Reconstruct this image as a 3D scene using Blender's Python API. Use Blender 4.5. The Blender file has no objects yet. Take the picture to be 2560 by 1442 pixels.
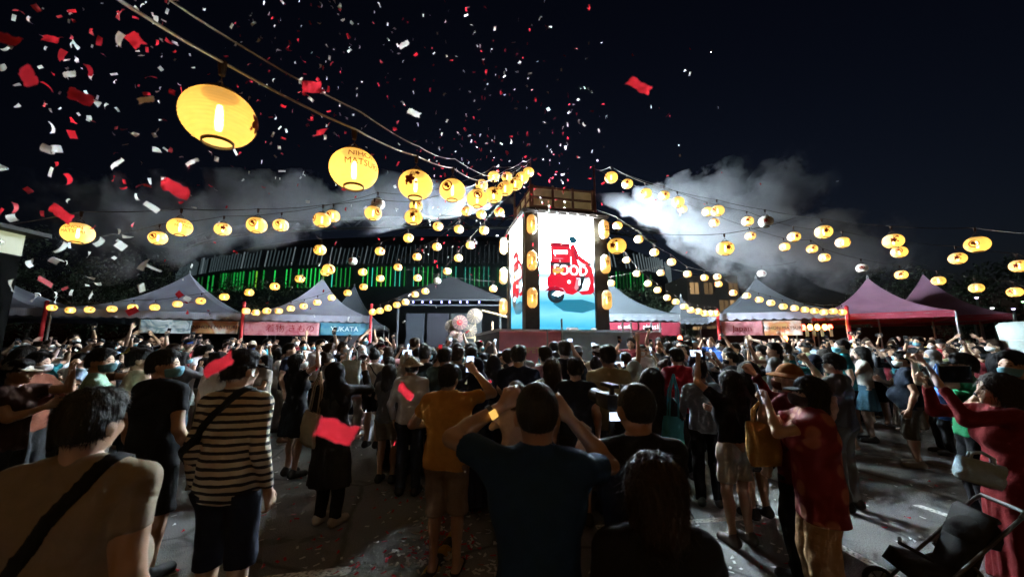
import bpy, bmesh, math, random
import numpy as np
from mathutils import Vector, Matrix, Euler
R = math.radians
rng = random.Random(7)
scene = bpy.context.scene
C = scene.collection

# ------------------------------------------------------------------ camera
CAM_H = 1.8
FOC = 940.0                       # focal length in photograph pixels (2560 wide)
PITCH = math.atan(144 / FOC)      # the horizon lies 144 px under the middle
cam_data = bpy.data.cameras.new('camera')
cam = bpy.data.objects.new('camera', cam_data)
C.objects.link(cam)
cam.location = (0, 0, CAM_H)
cam.rotation_euler = (math.pi / 2 + PITCH, 0, 0)
cam_data.sensor_width = 36
cam_data.lens = 36 * FOC / 2560
cam_data.clip_start = 0.05
cam_data.clip_end = 2000
cam_data.dof.use_dof = True            # the lens is focused on the middle of the crowd
cam_data.dof.focus_distance = 6.0
cam_data.dof.aperture_fstop = 2.0
scene.camera = cam

# ------------------------------------------------------------------ night sky
world = bpy.data.worlds.new('World')
scene.world = world
world.use_nodes = True
wn = world.node_tree
sky = wn.nodes.new('ShaderNodeTexSky')
sky.sky_type = 'NISHITA'
sky.sun_disc = False
sky.sun_elevation = R(-5)
sky.sun_rotation = R(15)
sky.air_density = 1.5
sky.ozone_density = 3.0
bg = wn.nodes['Background']
hs = wn.nodes.new('ShaderNodeHueSaturation')
hs.inputs['Saturation'].default_value = 0.78
wn.links.new(sky.outputs[0], hs.inputs['Color'])
wn.links.new(hs.outputs[0], bg.inputs[0])
bg.inputs[1].default_value = 0.068

# ------------------------------------------------------------------ moon, far weaker than the lamps
moon = bpy.data.lights.new('moon', 'SUN')
moon.energy = 0.004
moon.angle = R(0.5)
moon.color = (1, 0.9, 0.78)
mo = bpy.data.objects.new('moon', moon)
C.objects.link(mo)
mo.rotation_euler = (R(35), 0, R(25))

# ------------------------------------------------------------------ exposure and sampling
vs = scene.view_settings
vs.view_transform = 'Standard'
vs.look = 'None'
vs.exposure = 2.85
vs.gamma = 1.0
vs.use_curve_mapping = False
cy = scene.cycles
cy.use_denoising = True
cy.denoiser = 'OPENIMAGEDENOISE'
cy.use_adaptive_sampling = True
cy.adaptive_threshold = 0.02
cy.max_bounces = 7
cy.diffuse_bounces = 2
cy.glossy_bounces = 2
cy.transmission_bounces = 4
cy.transparent_max_bounces = 8
cy.volume_bounces = 2
cy.volume_step_rate = 1.0
cy.volume_max_steps = 256
cy.sample_clamp_indirect = 4
cy.caustics_reflective = False
cy.caustics_refractive = False
cy.use_light_tree = True

# ================================================================== helpers
CP, SP = math.cos(PITCH), math.sin(PITCH)
def ray(px, py):
    u = (px - 1280) / FOC
    v = (721 - py) / FOC
    return Vector((u, CP - v * SP, SP + v * CP))
def at(px, py, depth):
    """the point at camera-axis depth seen at a photograph pixel"""
    return Vector((0, 0, CAM_H)) + ray(px, py) * depth
def at_y(px, py, y):
    d = ray(px, py)
    return Vector((0, 0, CAM_H)) + d * (y / d.y)
def ground_z(y):
    t = min(1, max(0, (y - 4.5) / 5.5))
    return 0.28 * t * t * (3 - 2 * t)
def x_at(px, y, z):
    """world x of a point at distance y and height z that shows at column px"""
    return (px - 1280) / FOC * (y * CP + (z - CAM_H) * SP)

def tag(o, label=None, cat=None, group=None, kind=None):
    if label: o['label'] = label
    if cat: o['category'] = cat
    if group: o['group'] = group
    if kind: o['kind'] = kind
    return o
def link(o, parent=None):
    C.objects.link(o)
    if parent is not None: o.parent = parent
    return o
def empty(name, loc=(0, 0, 0), rz=0.0, parent=None):
    o = bpy.data.objects.new(name, None)
    o.empty_display_size = 0.1
    link(o, parent)
    o.location = loc
    o.rotation_euler = (0, 0, rz)
    return o
def mobj(name, mesh, parent=None, mat=None, loc=None):
    if mat is not None and len(mesh.materials) == 0: mesh.materials.append(mat)
    o = bpy.data.objects.new(name, mesh)
    link(o, parent)
    if loc is not None: o.location = loc
    if mat is not None and mesh.materials[0] is not mat:
        o.material_slots[0].link = 'OBJECT'
        o.material_slots[0].material = mat
    return o

class MB:
    """collects boxes, tubes and faces into one mesh"""
    def __init__(s): s.v = []; s.f = []; s.m = []
    def add(s, v, f, m=0):
        n = len(s.v); s.v += [tuple(p) for p in v]; s.f += [tuple(i + n for i in q) for q in f]; s.m += [m] * len(f)
    def box(s, lo, hi, m=0, mat=None):
        x0, y0, z0 = lo; x1, y1, z1 = hi
        v = [(x0,y0,z0),(x1,y0,z0),(x1,y1,z0),(x0,y1,z0),(x0,y0,z1),(x1,y0,z1),(x1,y1,z1),(x0,y1,z1)]
        if mat is not None: v = [mat @ Vector(p) for p in v]
        s.add(v, [(0,3,2,1),(4,5,6,7),(0,1,5,4),(1,2,6,5),(2,3,7,6),(3,0,4,7)], m)
        return s
    def tube(s, pts, r, n=8, m=0, cap=True):
        pts = [Vector(p) for p in pts]
        rs = r if isinstance(r, (list, tuple)) else [r] * len(pts)
        base = len(s.v)
        up = Vector((0, 0, 1))
        for i, p in enumerate(pts):
            d = (pts[min(i + 1, len(pts) - 1)] - pts[max(i - 1, 0)]).normalized()
            a = d.cross(up)
            if a.length < 1e-3: a = d.cross(Vector((1, 0, 0)))
            a.normalize(); b = d.cross(a)
            for k in range(n):
                t = 2 * math.pi * k / n
                s.v.append(tuple(p + (a * math.cos(t) + b * math.sin(t)) * rs[i]))
        for i in range(len(pts) - 1):
            for k in range(n):
                k2 = (k + 1) % n
                s.f.append((base + i * n + k, base + i * n + k2, base + (i + 1) * n + k2, base + (i + 1) * n + k)); s.m.append(m)
        if cap:
            s.f.append(tuple(base + k for k in range(n))[::-1]); s.m.append(m)
            s.f.append(tuple(base + (len(pts) - 1) * n + k for k in range(n))); s.m.append(m)
        return s
    def lathe(s, prof, n=24, m=0, c=(0, 0, 0)):
        base = len(s.v)
        for r, z in prof:
            for k in range(n):
                t = 2 * math.pi * k / n
                s.v.append((c[0] + r * math.cos(t), c[1] + r * math.sin(t), c[2] + z))
        for i in range(len(prof) - 1):
            for k in range(n):
                k2 = (k + 1) % n
                s.f.append((base + i*n + k, base + i*n + k2, base + (i+1)*n + k2, base + (i+1)*n + k)); s.m.append(m)
        return s
    def mesh(s, name, mats=(), smooth=False):
        me = bpy.data.meshes.new(name)
        me.from_pydata(s.v, [], s.f)
        for m in mats: me.materials.append(m)
        if len(mats) > 1: me.polygons.foreach_set('material_index', s.m)
        if smooth: me.polygons.foreach_set('use_smooth', [True] * len(s.f))
        me.update()
        return me
    def build(s, name, mat, parent=None, smooth=False, loc=None):
        o = bpy.data.objects.new(name, s.mesh(name, [mat] if not isinstance(mat, (list, tuple)) else mat, smooth))
        link(o, parent)
        if loc is not None: o.location = loc
        return o

# ------------------------------------------------------------------ materials
_mats = {}
def mat_new(name):
    m = bpy.data.materials.new(name); m.use_nodes = True
    nt = m.node_tree
    return m, nt, nt.nodes['Principled BSDF']
def N(nt, kind, **kw):
    n = nt.nodes.new(kind)
    for k, v in kw.items():
        if k in n.inputs: n.inputs[k].default_value = v
        else: setattr(n, k, v)
    return n
def plain(name, col, rough=0.7, metal=0.0, bump=0.0, scale=30.0, var=0.15, spec=0.3):
    key = (name, tuple(col), rough, metal, bump, scale, var)
    if key in _mats: return _mats[key]
    m, nt, b = mat_new(name)
    b.inputs['Roughness'].default_value = rough
    b.inputs['Metallic'].default_value = metal
    b.inputs['Specular IOR Level'].default_value = spec
    tc = N(nt, 'ShaderNodeTexCoord')
    nz = N(nt, 'ShaderNodeTexNoise', Scale=scale, Detail=4.0)
    nt.links.new(tc.outputs['Object'], nz.inputs['Vector'])
    mx = N(nt, 'ShaderNodeMix', data_type='RGBA')
    c = col
    mx.inputs[6].default_value = (c[0]*(1-var), c[1]*(1-var), c[2]*(1-var), 1)
    mx.inputs[7].default_value = (min(1,c[0]*(1+var)), min(1,c[1]*(1+var)), min(1,c[2]*(1+var)), 1)
    nt.links.new(nz.outputs[0], mx.inputs[0])
    nt.links.new(mx.outputs[2], b.inputs['Base Color'])
    if bump:
        bp = N(nt, 'ShaderNodeBump', Strength=bump, Distance=0.02)
        nt.links.new(nz.outputs[0], bp.inputs['Height'])
        nt.links.new(bp.outputs[0], b.inputs['Normal'])
    _mats[key] = m
    return m
def emit(name, col, s):
    key = ('e', name, tuple(col), s)
    if key in _mats: return _mats[key]
    m, nt, b = mat_new(name)
    b.inputs['Base Color'].default_value = (0.02, 0.02, 0.02, 1)
    b.inputs['Emission Color'].default_value = (*col, 1)
    b.inputs['Emission Strength'].default_value = s
    _mats[key] = m
    return m
def fabric(col):
    return plain('fabric', col, 0.92, 0, 0.35, 22.0, 0.18, 0.15)
def skin(col):
    return plain('skin', col, 0.55, 0, 0.05, 12.0, 0.10, 0.35)
def hairmat(col):
    key = ('hair', tuple(col))
    if key in _mats: return _mats[key]
    m, nt, b = mat_new('hair')
    b.inputs['Roughness'].default_value = 0.68
    b.inputs['Specular IOR Level'].default_value = 0.3
    tc = N(nt, 'ShaderNodeTexCoord')
    mp = N(nt, 'ShaderNodeMapping')
    mp.inputs['Scale'].default_value = (160, 160, 9)
    nz = N(nt, 'ShaderNodeTexNoise', Scale=1.0, Detail=3.0)
    nt.links.new(tc.outputs['Object'], mp.inputs[0]); nt.links.new(mp.outputs[0], nz.inputs['Vector'])
    rp = N(nt, 'ShaderNodeValToRGB')
    rp.color_ramp.elements[0].color = (col[0]*.5, col[1]*.5, col[2]*.5, 1)
    rp.color_ramp.elements[1].color = (min(1,col[0]*1.7), min(1,col[1]*1.7), min(1,col[2]*1.7), 1)
    nt.links.new(nz.outputs[0], rp.inputs[0]); nt.links.new(rp.outputs[0], b.inputs['Base Color'])
    bp = N(nt, 'ShaderNodeBump', Strength=0.7, Distance=0.01)
    nt.links.new(nz.outputs[0], bp.inputs['Height']); nt.links.new(bp.outputs[0], b.inputs['Normal'])
    _mats[key] = m
    return m
# ================================================================== people: smooth unions of tapered limbs, meshed on a grid
def smin(a, b, k):
    h = np.clip(0.5 + 0.5 * (b - a) / k, 0, 1)
    return b + (a - b) * h - k * h * (1 - h)
def cone(a, b, ra, rb, k=0.03, plane=None, ys=1.0):
    """tapered round limb from a to b; plane=(n, d) keeps n.p < d; ys squashes front to back"""
    return ('c', np.array(a, float), np.array(b, float), ra, rb, k, plane, ys)
def ell(c, r, k=0.02):
    return ('e', np.array(c, float), np.array(r, float), k)
def prim_bounds(p):
    if p[0] == 'c':
        r = max(p[3], p[4]) + p[5] + 0.01
        return np.minimum(p[1], p[2]) - r, np.maximum(p[1], p[2]) + r
    r = p[2] + p[3] + 0.01
    return p[1] - r, p[1] + r
def prim_eval(p, X, Y, Z):
    if p[0] == 'c':
        _, a, b, ra, rb, k, plane, ys = p
        ab = b - a
        L = max(float(ab @ ab), 1e-9)
        px, py, pz = X - a[0], Y - a[1], Z - a[2]
        t = np.clip((px * ab[0] + py * ab[1] + pz * ab[2]) / L, 0, 1)
        d = np.sqrt((px - t*ab[0])**2 + ((py - t*ab[1]) / ys)**2 + (pz - t*ab[2])**2) - (ra + (rb - ra) * t)
        if plane is not None:
            n, dd = plane
            d = np.maximum(d, X * n[0] + Y * n[1] + Z * n[2] - dd)
        return d
    _, c, r, k = p
    return (np.sqrt(((X - c[0]) / r[0])**2 + ((Y - c[1]) / r[1])**2 + ((Z - c[2]) / r[2])**2) - 1) * float(r.min())
def field(prims, h, frame=None):
    lo = np.min([prim_bounds(p)[0] for p in prims], axis=0) - 2 * h
    hi = np.max([prim_bounds(p)[1] for p in prims], axis=0) + 2 * h
    n = np.ceil((hi - lo) / h).astype(int) + 1
    ax = [lo[i] + h * np.arange(n[i]) for i in range(3)]
    F = np.full(tuple(n), 1.0, np.float32)
    for p in prims:
        a, b = prim_bounds(p)
        i0 = np.clip(np.floor((a - lo) / h).astype(int), 0, n); i1 = np.clip(np.ceil((b - lo) / h).astype(int) + 1, 0, n)
        sl = tuple(slice(i0[i], i1[i]) for i in range(3))
        X = ax[0][sl[0]][:, None, None]; Y = ax[1][sl[1]][None, :, None]; Z = ax[2][sl[2]][None, None, :]
        d = prim_eval(p, X, Y, Z).astype(np.float32)
        k = p[5] if p[0] == 'c' else p[3]
        F[sl] = smin(F[sl], d, k)
    return F, ax
def vnoise(ax, freq, seed, stretch=(1, 1, 1)):
    """smooth lattice noise, -1 to 1, over a grid"""
    r = np.random.RandomState(seed)
    idx = []; fr = []
    for i in range(3):
        t = (ax[i] - ax[i][0]) * freq * stretch[i]
        k = np.floor(t).astype(int); f = t - k
        idx.append(k); fr.append(f*f*(3-2*f))
    L = r.uniform(-1, 1, tuple(int(k.max()) + 2 for k in idx)).astype(np.float32)
    out = 0
    for dx in (0, 1):
        for dy in (0, 1):
            for dz in (0, 1):
                w = [(fr[0] if dx else 1-fr[0]), (fr[1] if dy else 1-fr[1]), (fr[2] if dz else 1-fr[2])]
                out = out + L[np.ix_(idx[0]+dx, idx[1]+dy, idx[2]+dz)] * (w[0][:, None, None]*w[1][None, :, None]*w[2][None, None, :])
    return out
def grids(ax):
    return ax[0][:, None, None], ax[1][None, :, None], ax[2][None, None, :]
def nets(F, ax):
    """surface nets: returns vertices and quads of the zero level"""
    ins = F < 0
    nx, ny, nz = F.shape
    s = [ins[dx:nx-1+dx, dy:ny-1+dy, dz:nz-1+dz] for dx in (0,1) for dy in (0,1) for dz in (0,1)]
    cnt = sum(q.astype(np.int8) for q in s)
    act = (cnt > 0) & (cnt < 8)
    ids = np.full(act.shape, -1, np.int64)
    cells = np.argwhere(act)
    if len(cells) == 0: return np.zeros((0, 3)), np.zeros((0, 4), int)
    ids[act] = np.arange(len(cells))
    i, j, k = cells.T
    acc = np.zeros((len(cells), 3)); w = np.zeros(len(cells))
    cor = [(dx, dy, dz) for dx in (0,1) for dy in (0,1) for dz in (0,1)]
    val = {c: F[i+c[0], j+c[1], k+c[2]].astype(float) for c in cor}
    for c in cor:
        for a in range(3):
            if c[a] == 0:
                d = list(c); d[a] = 1; d = tuple(d)
                va, vb = val[c], val[d]
                m = (va < 0) != (vb < 0)
                t = np.where(m, va / np.where(m, va - vb, 1), 0)
                p = np.array(c, float)[None, :].repeat(len(cells), 0); p[:, a] = t
                acc += p * m[:, None]; w += m
    V = cells + acc / w[:, None]
    h = np.array([x[1] - x[0] for x in ax]); lo = np.array([x[0] for x in ax])
    V = V * h + lo
    Q = []
    for a in range(3):
        b, c = (a + 1) % 3, (a + 2) % 3
        n = list(F.shape)
        sl0 = [slice(1, m - 1) for m in n]; sl1 = list(sl0)
        sl0[a] = slice(0, n[a] - 1); sl1[a] = slice(1, n[a])
        A, B = ins[tuple(sl0)], ins[tuple(sl1)]
        e = np.argwhere(A != B)
        if len(e) == 0: continue
        flip = A[tuple(e.T)]
        e = e.copy(); off = np.ones(3, int); off[a] = 0
        e += off
        def idx(db, dc):
            q = e.copy(); q[:, b] -= db; q[:, c] -= dc
            return ids[q[:, 0], q[:, 1], q[:, 2]]
        quad = np.stack([idx(1, 1), idx(0, 1), idx(0, 0), idx(1, 0)], 1)
        quad[~flip] = quad[~flip][:, ::-1]
        Q.append(quad)
    Q = np.concatenate(Q)
    return V, Q[(Q >= 0).all(1)]
def np_mesh(name, parts, nmat=1):
    """parts: list of (V, Q, material index)"""
    Vs, Qs, Ms = [], [], []; off = 0
    for V, Q, m in parts:
        Vs.append(V); Qs.append(Q + off); Ms.append(np.full(len(Q), m, np.int32)); off += len(V)
    V = np.concatenate(Vs); Q = np.concatenate(Qs); M = np.concatenate(Ms)
    me = bpy.data.meshes.new(name)
    me.vertices.add(len(V)); me.vertices.foreach_set('co', V.astype(np.float32).ravel())
    me.loops.add(Q.size); me.loops.foreach_set('vertex_index', Q.astype(np.int32).ravel())
    me.polygons.add(len(Q))
    me.polygons.foreach_set('loop_start', np.arange(0, Q.size, 4, dtype=np.int32))
    me.polygons.foreach_set('use_smooth', np.ones(len(Q), bool))
    for m in range(nmat): me.materials.append(SLOT[m])
    if nmat > 1: me.polygons.foreach_set('material_index', M)
    me.update(calc_edges=True)
    return me
SLOT = [plain('default_cloth', (0.1, 0.1, 0.1)), plain('eye', (0.012, 0.01, 0.01), 0.2), plain('lip', (0.28, 0.10, 0.09), 0.4)]
def mesh_prims(prims, h):
    F, ax = field(prims, h)
    return nets(F, ax)
def wrinkle(F, ax, amp, seed=0.0, f=1.0):
    X, Y, Z = grids(ax)
    a = np.sin(f*(22*Z + 26*X + seed + 1.5*np.sin(f*(7*X + 11*Y))))          # slanting pull folds, one way and the other
    b = np.sin(f*(25*Z - 24*X + 14*Y + 2*seed + 1.7*np.sin(f*(9*Z - 6*X))))
    m = 0.5 + 0.5*np.sin(f*(6*Z + 8*X + 5*Y + seed))
    F += (1.25 * amp * (m * np.clip(a, -0.3, 1) + (1 - m) * np.clip(b, -0.3, 1))).astype(np.float32)
    F += (1.3 * amp * np.abs(vnoise(ax, 11, int(seed*7) + 1, (1, 1, 0.4))) + 0.5 * amp * vnoise(ax, 24, int(seed*7) + 2, (1, 1, 0.5))).astype(np.float32)
    return F
def ik(root, target, l1, l2, pole):
    root, target, pole = (np.array(q, float) for q in (root, target, pole))
    d = target - root; L = np.linalg.norm(d)
    if L > (l1 + l2) * 0.995: target = root + d / L * (l1 + l2) * 0.995; d = target - root; L = np.linalg.norm(d)
    n = d / L
    a = (l1*l1 - l2*l2 + L*L) / (2*L)
    hh = math.sqrt(max(l1*l1 - a*a, 0))
    p = pole - n * (pole @ n); p /= max(np.linalg.norm(p), 1e-6)
    return root + n*a + p*hh, target

# ---- hands: palm, four fingers and a thumb; wrist at the origin, fingers along +y, thumb on +x, palm faces -z
_hands = {}
def hand(kind, h=0.006):
    if (kind, h) in _hands: return _hands[(kind, h)]
    curl = {'relaxed': (18, 28, 18), 'grip': (48, 62, 35), 'fist': (80, 95, 60), 'open': (4, 8, 5), 'point': (70, 90, 60)}[kind]
    P = []
    xs = (0.030, 0.010, -0.010, -0.029); ln = (0.074, 0.083, 0.077, 0.060)
    P.append(cone((0, -0.03, 0), (0, 0.015, 0), 0.024, 0.024, 0.012))
    for i in range(4):
        P.append(cone((xs[i]*0.5, 0.012, 0), (xs[i], 0.088, 0), 0.0175, 0.0125, 0.012))
        p = np.array((xs[i], 0.088, 0.0)); ang = 0
        seg = (0.45, 0.31, 0.24)
        for s in range(3):
            c = curl[s] * (1 + 0.10*i)
            if kind == 'point' and i == 0: c = 6
            ang += R(c)
            q = p + np.array((xs[i]*0.10*(1 if s == 0 else 0), math.cos(ang), -math.sin(ang))) * ln[i]*seg[s]
            P.append(cone(p, q, 0.0098 - 0.0008*s, 0.0092 - 0.0010*s, 0.004)); p = q
    if kind in ('grip', 'fist', 'point'):
        t = [(0.022, 0.022, -0.004), (0.045, 0.052, -0.020), (0.036, 0.082, -0.036), (0.018, 0.092, -0.044)]
    else:
        t = [(0.022, 0.022, -0.004), (0.048, 0.050, -0.012), (0.060, 0.078, -0.016), (0.063, 0.100, -0.020)]
    for s in range(3):
        P.append(cone(t[s], t[s+1], (0.016, 0.0125, 0.0105)[s], (0.0125, 0.0105, 0.0085)[s], 0.006))
    _hands[(kind, h)] = mesh_prims(P, h)
    return _hands[(kind, h)]

# ---- head pieces in head space: origin at the pivot under the skull (1.50 m up a 1.70 m figure)
HP = 1.50
def head_prims():
    P = [ell((0, -0.008, 0.105), (0.077, 0.096, 0.098), 0.02), ell((0, 0.030, 0.040), (0.055, 0.062, 0.062), 0.03),
         ell((0, 0.036, 0.080), (0.062, 0.056, 0.075), 0.02),
         cone((0, 0.088, 0.088), (0, 0.106, 0.058), 0.008, 0.013, 0.012),
         cone((0, -0.025, -0.08), (0, -0.012, 0.06), 0.056, 0.052, 0.03)]
    for s in (-1, 1):
        P += [ell((0.079*s, -0.008, 0.072), (0.011, 0.024, 0.033), 0.008), cone((0.012*s, 0.09, 0.105), (0.045*s, 0.078, 0.104), 0.007, 0.006, 0.012),
              ell((0.036*s, 0.062, 0.062), (0.024, 0.024, 0.022), 0.02)]
    P += [ell((0, 0.084, 0.026), (0.024, 0.012, 0.012), 0.012), ell((0, 0.078, -0.004), (0.022, 0.016, 0.016), 0.015)]
    return P
_headm = {}
def head_mesh(h):
    if h in _headm: return _headm[h]
    a = mesh_prims(head_prims(), h)
    hh = 0.004
    eyes = mesh_prims([ell((0.031*s, 0.0835, 0.089), (0.015, 0.009, 0.0075), 0.001) for s in (-1, 1)], hh)
    lips = mesh_prims([ell((0, 0.094, 0.027), (0.023, 0.007, 0.006), 0.001)], hh)
    brow = mesh_prims([cone((0.014*s, 0.094, 0.111), (0.046*s, 0.083, 0.112), 0.004, 0.003, 0.001) for s in (-1, 1)], hh)
    _headm[h] = [(a, 0), (eyes, 1), (lips, 2), (brow, 1)]
    return _headm[h]
def hair_mesh(kind, h):
    skull = [ell((0, -0.010, 0.108), (0.087, 0.106, 0.107), 0.02)]
    if kind in ('long', 'ponytail', 'bob', 'bun'):
        skull = [ell((0, -0.012, 0.108), (0.092, 0.110, 0.110), 0.02)]
    if kind == 'buzz': skull = [ell((0, -0.010, 0.106), (0.082, 0.101, 0.103), 0.02)]
    P = list(skull)
    if kind == 'long':
        P += [cone((0, -0.06, 0.10), (0, -0.085, -0.10), 0.085, 0.085, 0.05, None, 0.8), cone((0, -0.085, -0.10), (0, -0.10, -0.30), 0.090, 0.055, 0.05, None, 0.55),
              cone((-0.07, -0.01, 0.09), (-0.085, -0.02, -0.12), 0.03, 0.025, 0.03), cone((0.07, -0.01, 0.09), (0.085, -0.02, -0.12), 0.03, 0.025, 0.03)]
    if kind == 'bob':
        P += [cone((0, -0.04, 0.10), (0, -0.05, -0.02), 0.092, 0.088, 0.04, None, 0.85), cone((-0.078, 0.0, 0.09), (-0.082, -0.01, -0.01), 0.024, 0.022, 0.03), cone((0.078, 0.0, 0.09), (0.082, -0.01, -0.01), 0.024, 0.022, 0.03)]
    if kind == 'ponytail':
        P += [ell((0, -0.115, 0.13), (0.035, 0.035, 0.035), 0.02), cone((0, -0.13, 0.12), (0, -0.15, -0.02), 0.036, 0.040, 0.02), cone((0, -0.15, -0.02), (0, -0.13, -0.17), 0.040, 0.014, 0.02)]
    if kind == 'bun': P += [ell((0, -0.09, 0.215), (0.048, 0.048, 0.042), 0.02)]
    if kind == 'short':
        P += [ell((0, 0.02, 0.175), (0.075, 0.075, 0.045), 0.03), cone((0, -0.055, 0.06), (0, -0.05, 0.02), 0.055, 0.048, 0.03)]
    if kind == 'hijab':
        P = [ell((0, -0.014, 0.105), (0.094, 0.114, 0.115), 0.02), cone((0, -0.005, 0.06), (0, -0.015, -0.06), 0.088, 0.105, 0.04, None, 0.95),
             cone((-0.05, -0.02, -0.07), (-0.10, -0.02, -0.20), 0.10, 0.10, 0.05, None, 0.95), cone((0.05, -0.02, -0.07), (0.10, -0.02, -0.20), 0.10, 0.10, 0.05, None, 0.95),
             cone((0, -0.05, -0.07), (0, -0.075, -0.27), 0.10, 0.11, 0.05, None, 0.7), cone((0, 0.02, -0.07), (0, 0.06, -0.24), 0.09, 0.09, 0.05, None, 0.8)]
    if kind == 'cap':
        P = [ell((0, -0.010, 0.112), (0.089, 0.108, 0.108), 0.02)]
    if kind == 'bucket':
        P = [ell((0, -0.010, 0.120), (0.090, 0.106, 0.105), 0.02)]
    F, ax = field(P, h)
    X, Y, Z = grids(ax)
    if kind in ('cap', 'bucket'):
        F = np.maximum(F, -(Z - (0.115 if kind == 'cap' else 0.12)))
        if kind == 'cap':
            F2, a2 = field([cone((-0.03, 0.10, 0.118), (0.03, 0.10, 0.118), 0.062, 0.062, 0.01)], h)
            x, y, z = grids(a2)
            F2 = np.maximum(F2, np.abs(z - 0.118 + 1.6*(x*x) + 0.25*(y - 0.08)) - 0.007)
            F2 = np.maximum(F2, -(y - 0.05))
            return [nets(F, ax), nets(F2, a2)]
        F2, a2 = field([ell((0, -0.005, 0.12), (0.155, 0.170, 0.12), 0.01)], h)
        x, y, z = grids(a2)
        rr = np.sqrt(x*x + y*y)
        F2 = np.maximum(F2, np.abs(z - 0.135 + 0.35*(rr - 0.09)) - 0.007); F2 = np.maximum(F2, -(rr - 0.078))
        return [nets(F, ax), nets(F2, a2)]
    if kind == 'hijab':
        F = np.maximum(F, -((np.sqrt((X/0.062)**2 + ((Y-0.10)/0.07)**2 + ((Z-0.075)/0.078)**2) - 1) * 0.06))
        ang = np.arctan2(X, Y + 0.02)
        F = F + (0.004*np.sin(ang*9 + 18*Z + 2*np.sin(10*Z)) * np.clip((0.12 - Z)/0.2, 0, 1)).astype(np.float32)
        F = np.maximum(F, -(Z + 0.30))
        return [nets(F, ax)]
    # open the face, clear the ears and cut the nape
    face = (np.sqrt((X/0.070)**2 + ((Y-0.115)/0.085)**2 + ((Z-0.060)/0.098)**2) - 1) * 0.07
    F = np.maximum(F, -face)
    if kind in ('short', 'buzz', 'ponytail', 'bun'):
        F = np.maximum(F, -(Z - 0.035 - 0.9*np.clip(Y + 0.045, 0, 0.065)))
        F = np.maximum(F, -np.maximum(0.010 - Y, Z - 0.098))
    ang = np.arctan2(X, Y + 0.02)
    amp = {'short': 0.0020, 'buzz': 0.0006, 'long': 0.003, 'bob': 0.003, 'ponytail': 0.0018, 'bun': 0.0018}[kind]
    F = F + (amp*np.sin(ang*23 + 5*np.sin(Z*22)) * (0.4 if kind == 'short' else 1)).astype(np.float32)
    if kind != 'buzz': F = F + 1.9*amp*vnoise(ax, 55, 3, (1, 1, 0.5)) + 1.2*amp*vnoise(ax, 110, 4, (1, 1, 0.5))
    return [nets(F, ax)]
def strands(V, Q, kind, seed=1):
    """fine tapered locks lying on the hair and lifting off at its edge"""
    r = np.random.RandomState(seed)
    n = {'long': 2600, 'bob': 2600, 'short': 2400, 'buzz': 1500, 'ponytail': 1100, 'bun': 1100}[kind]
    ln = {'long': 0.10, 'bob': 0.06, 'short': 0.030, 'buzz': 0.010, 'ponytail': 0.05, 'bun': 0.04}[kind]
    q = Q[r.randint(0, len(Q), n)]
    p = V[q].mean(1)
    nm = np.cross(V[q[:, 2]] - V[q[:, 0]], V[q[:, 3]] - V[q[:, 1]]); nm /= np.maximum(np.linalg.norm(nm, axis=1, keepdims=True), 1e-9)
    out = p - np.array((0, -0.01, 0.09)); sg = np.sign((nm*out).sum(1, keepdims=True)); nm = nm*np.where(sg == 0, 1, sg)
    dn = np.array((0, -0.25, -1.0))[None] + r.normal(0, 0.35, (n, 3))
    if kind == 'short': dn = dn + np.array((0, 0.9, 0.35))[None]*(p[:, 2:3] > 0.15)
    d = dn - nm*(dn*nm).sum(1, keepdims=True); d /= np.maximum(np.linalg.norm(d, axis=1, keepdims=True), 1e-9)
    sd = np.cross(nm, d)
    L = ln*r.uniform(0.5, 1.3, (n, 1)); w = 0.0011*r.uniform(0.6, 1.5, (n, 1)) * (1.3 if kind != 'buzz' else 1)
    lift = r.uniform(0.0, 0.28 if kind == 'short' else 0.10, (n, 1)) if kind != 'buzz' else r.uniform(0.2, 0.6, (n, 1))
    b = p + nm*0.0005; t = p + d*L + nm*L*lift
    Vv = np.concatenate([b - sd*w, b + sd*w, t + sd*w*0.15, t - sd*w*0.15]); k = np.arange(n)
    return Vv, np.stack([k, k+n, k+2*n, k+3*n], 1)
def mask_mesh(h):
    F, ax = field(head_prims()[:4] + [ell((0, 0.07, 0.04), (0.05, 0.05, 0.05), 0.03)], h)
    X, Y, Z = grids(ax)
    F = F - 0.008
    F = np.maximum(F, Z - 0.075 + 3.0*X*X); F = np.maximum(F, -(Z + 0.012)); F = np.maximum(F, -(Y - 0.022))
    return [nets(F, ax)]
_hm = {}
def hair_get(kind, h=0.009):
    if (kind, h) not in _hm:
        src = mask_mesh(h) if kind == 'mask' else hair_mesh(kind, h)
        if kind in ('long', 'bob', 'short', 'buzz', 'ponytail', 'bun'): src = src + [strands(*src[0], kind)]
        _hm[(kind, h)] = np_mesh(kind, [(v, q, 0) for v, q in src])
    return _hm[(kind, h)]

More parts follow.
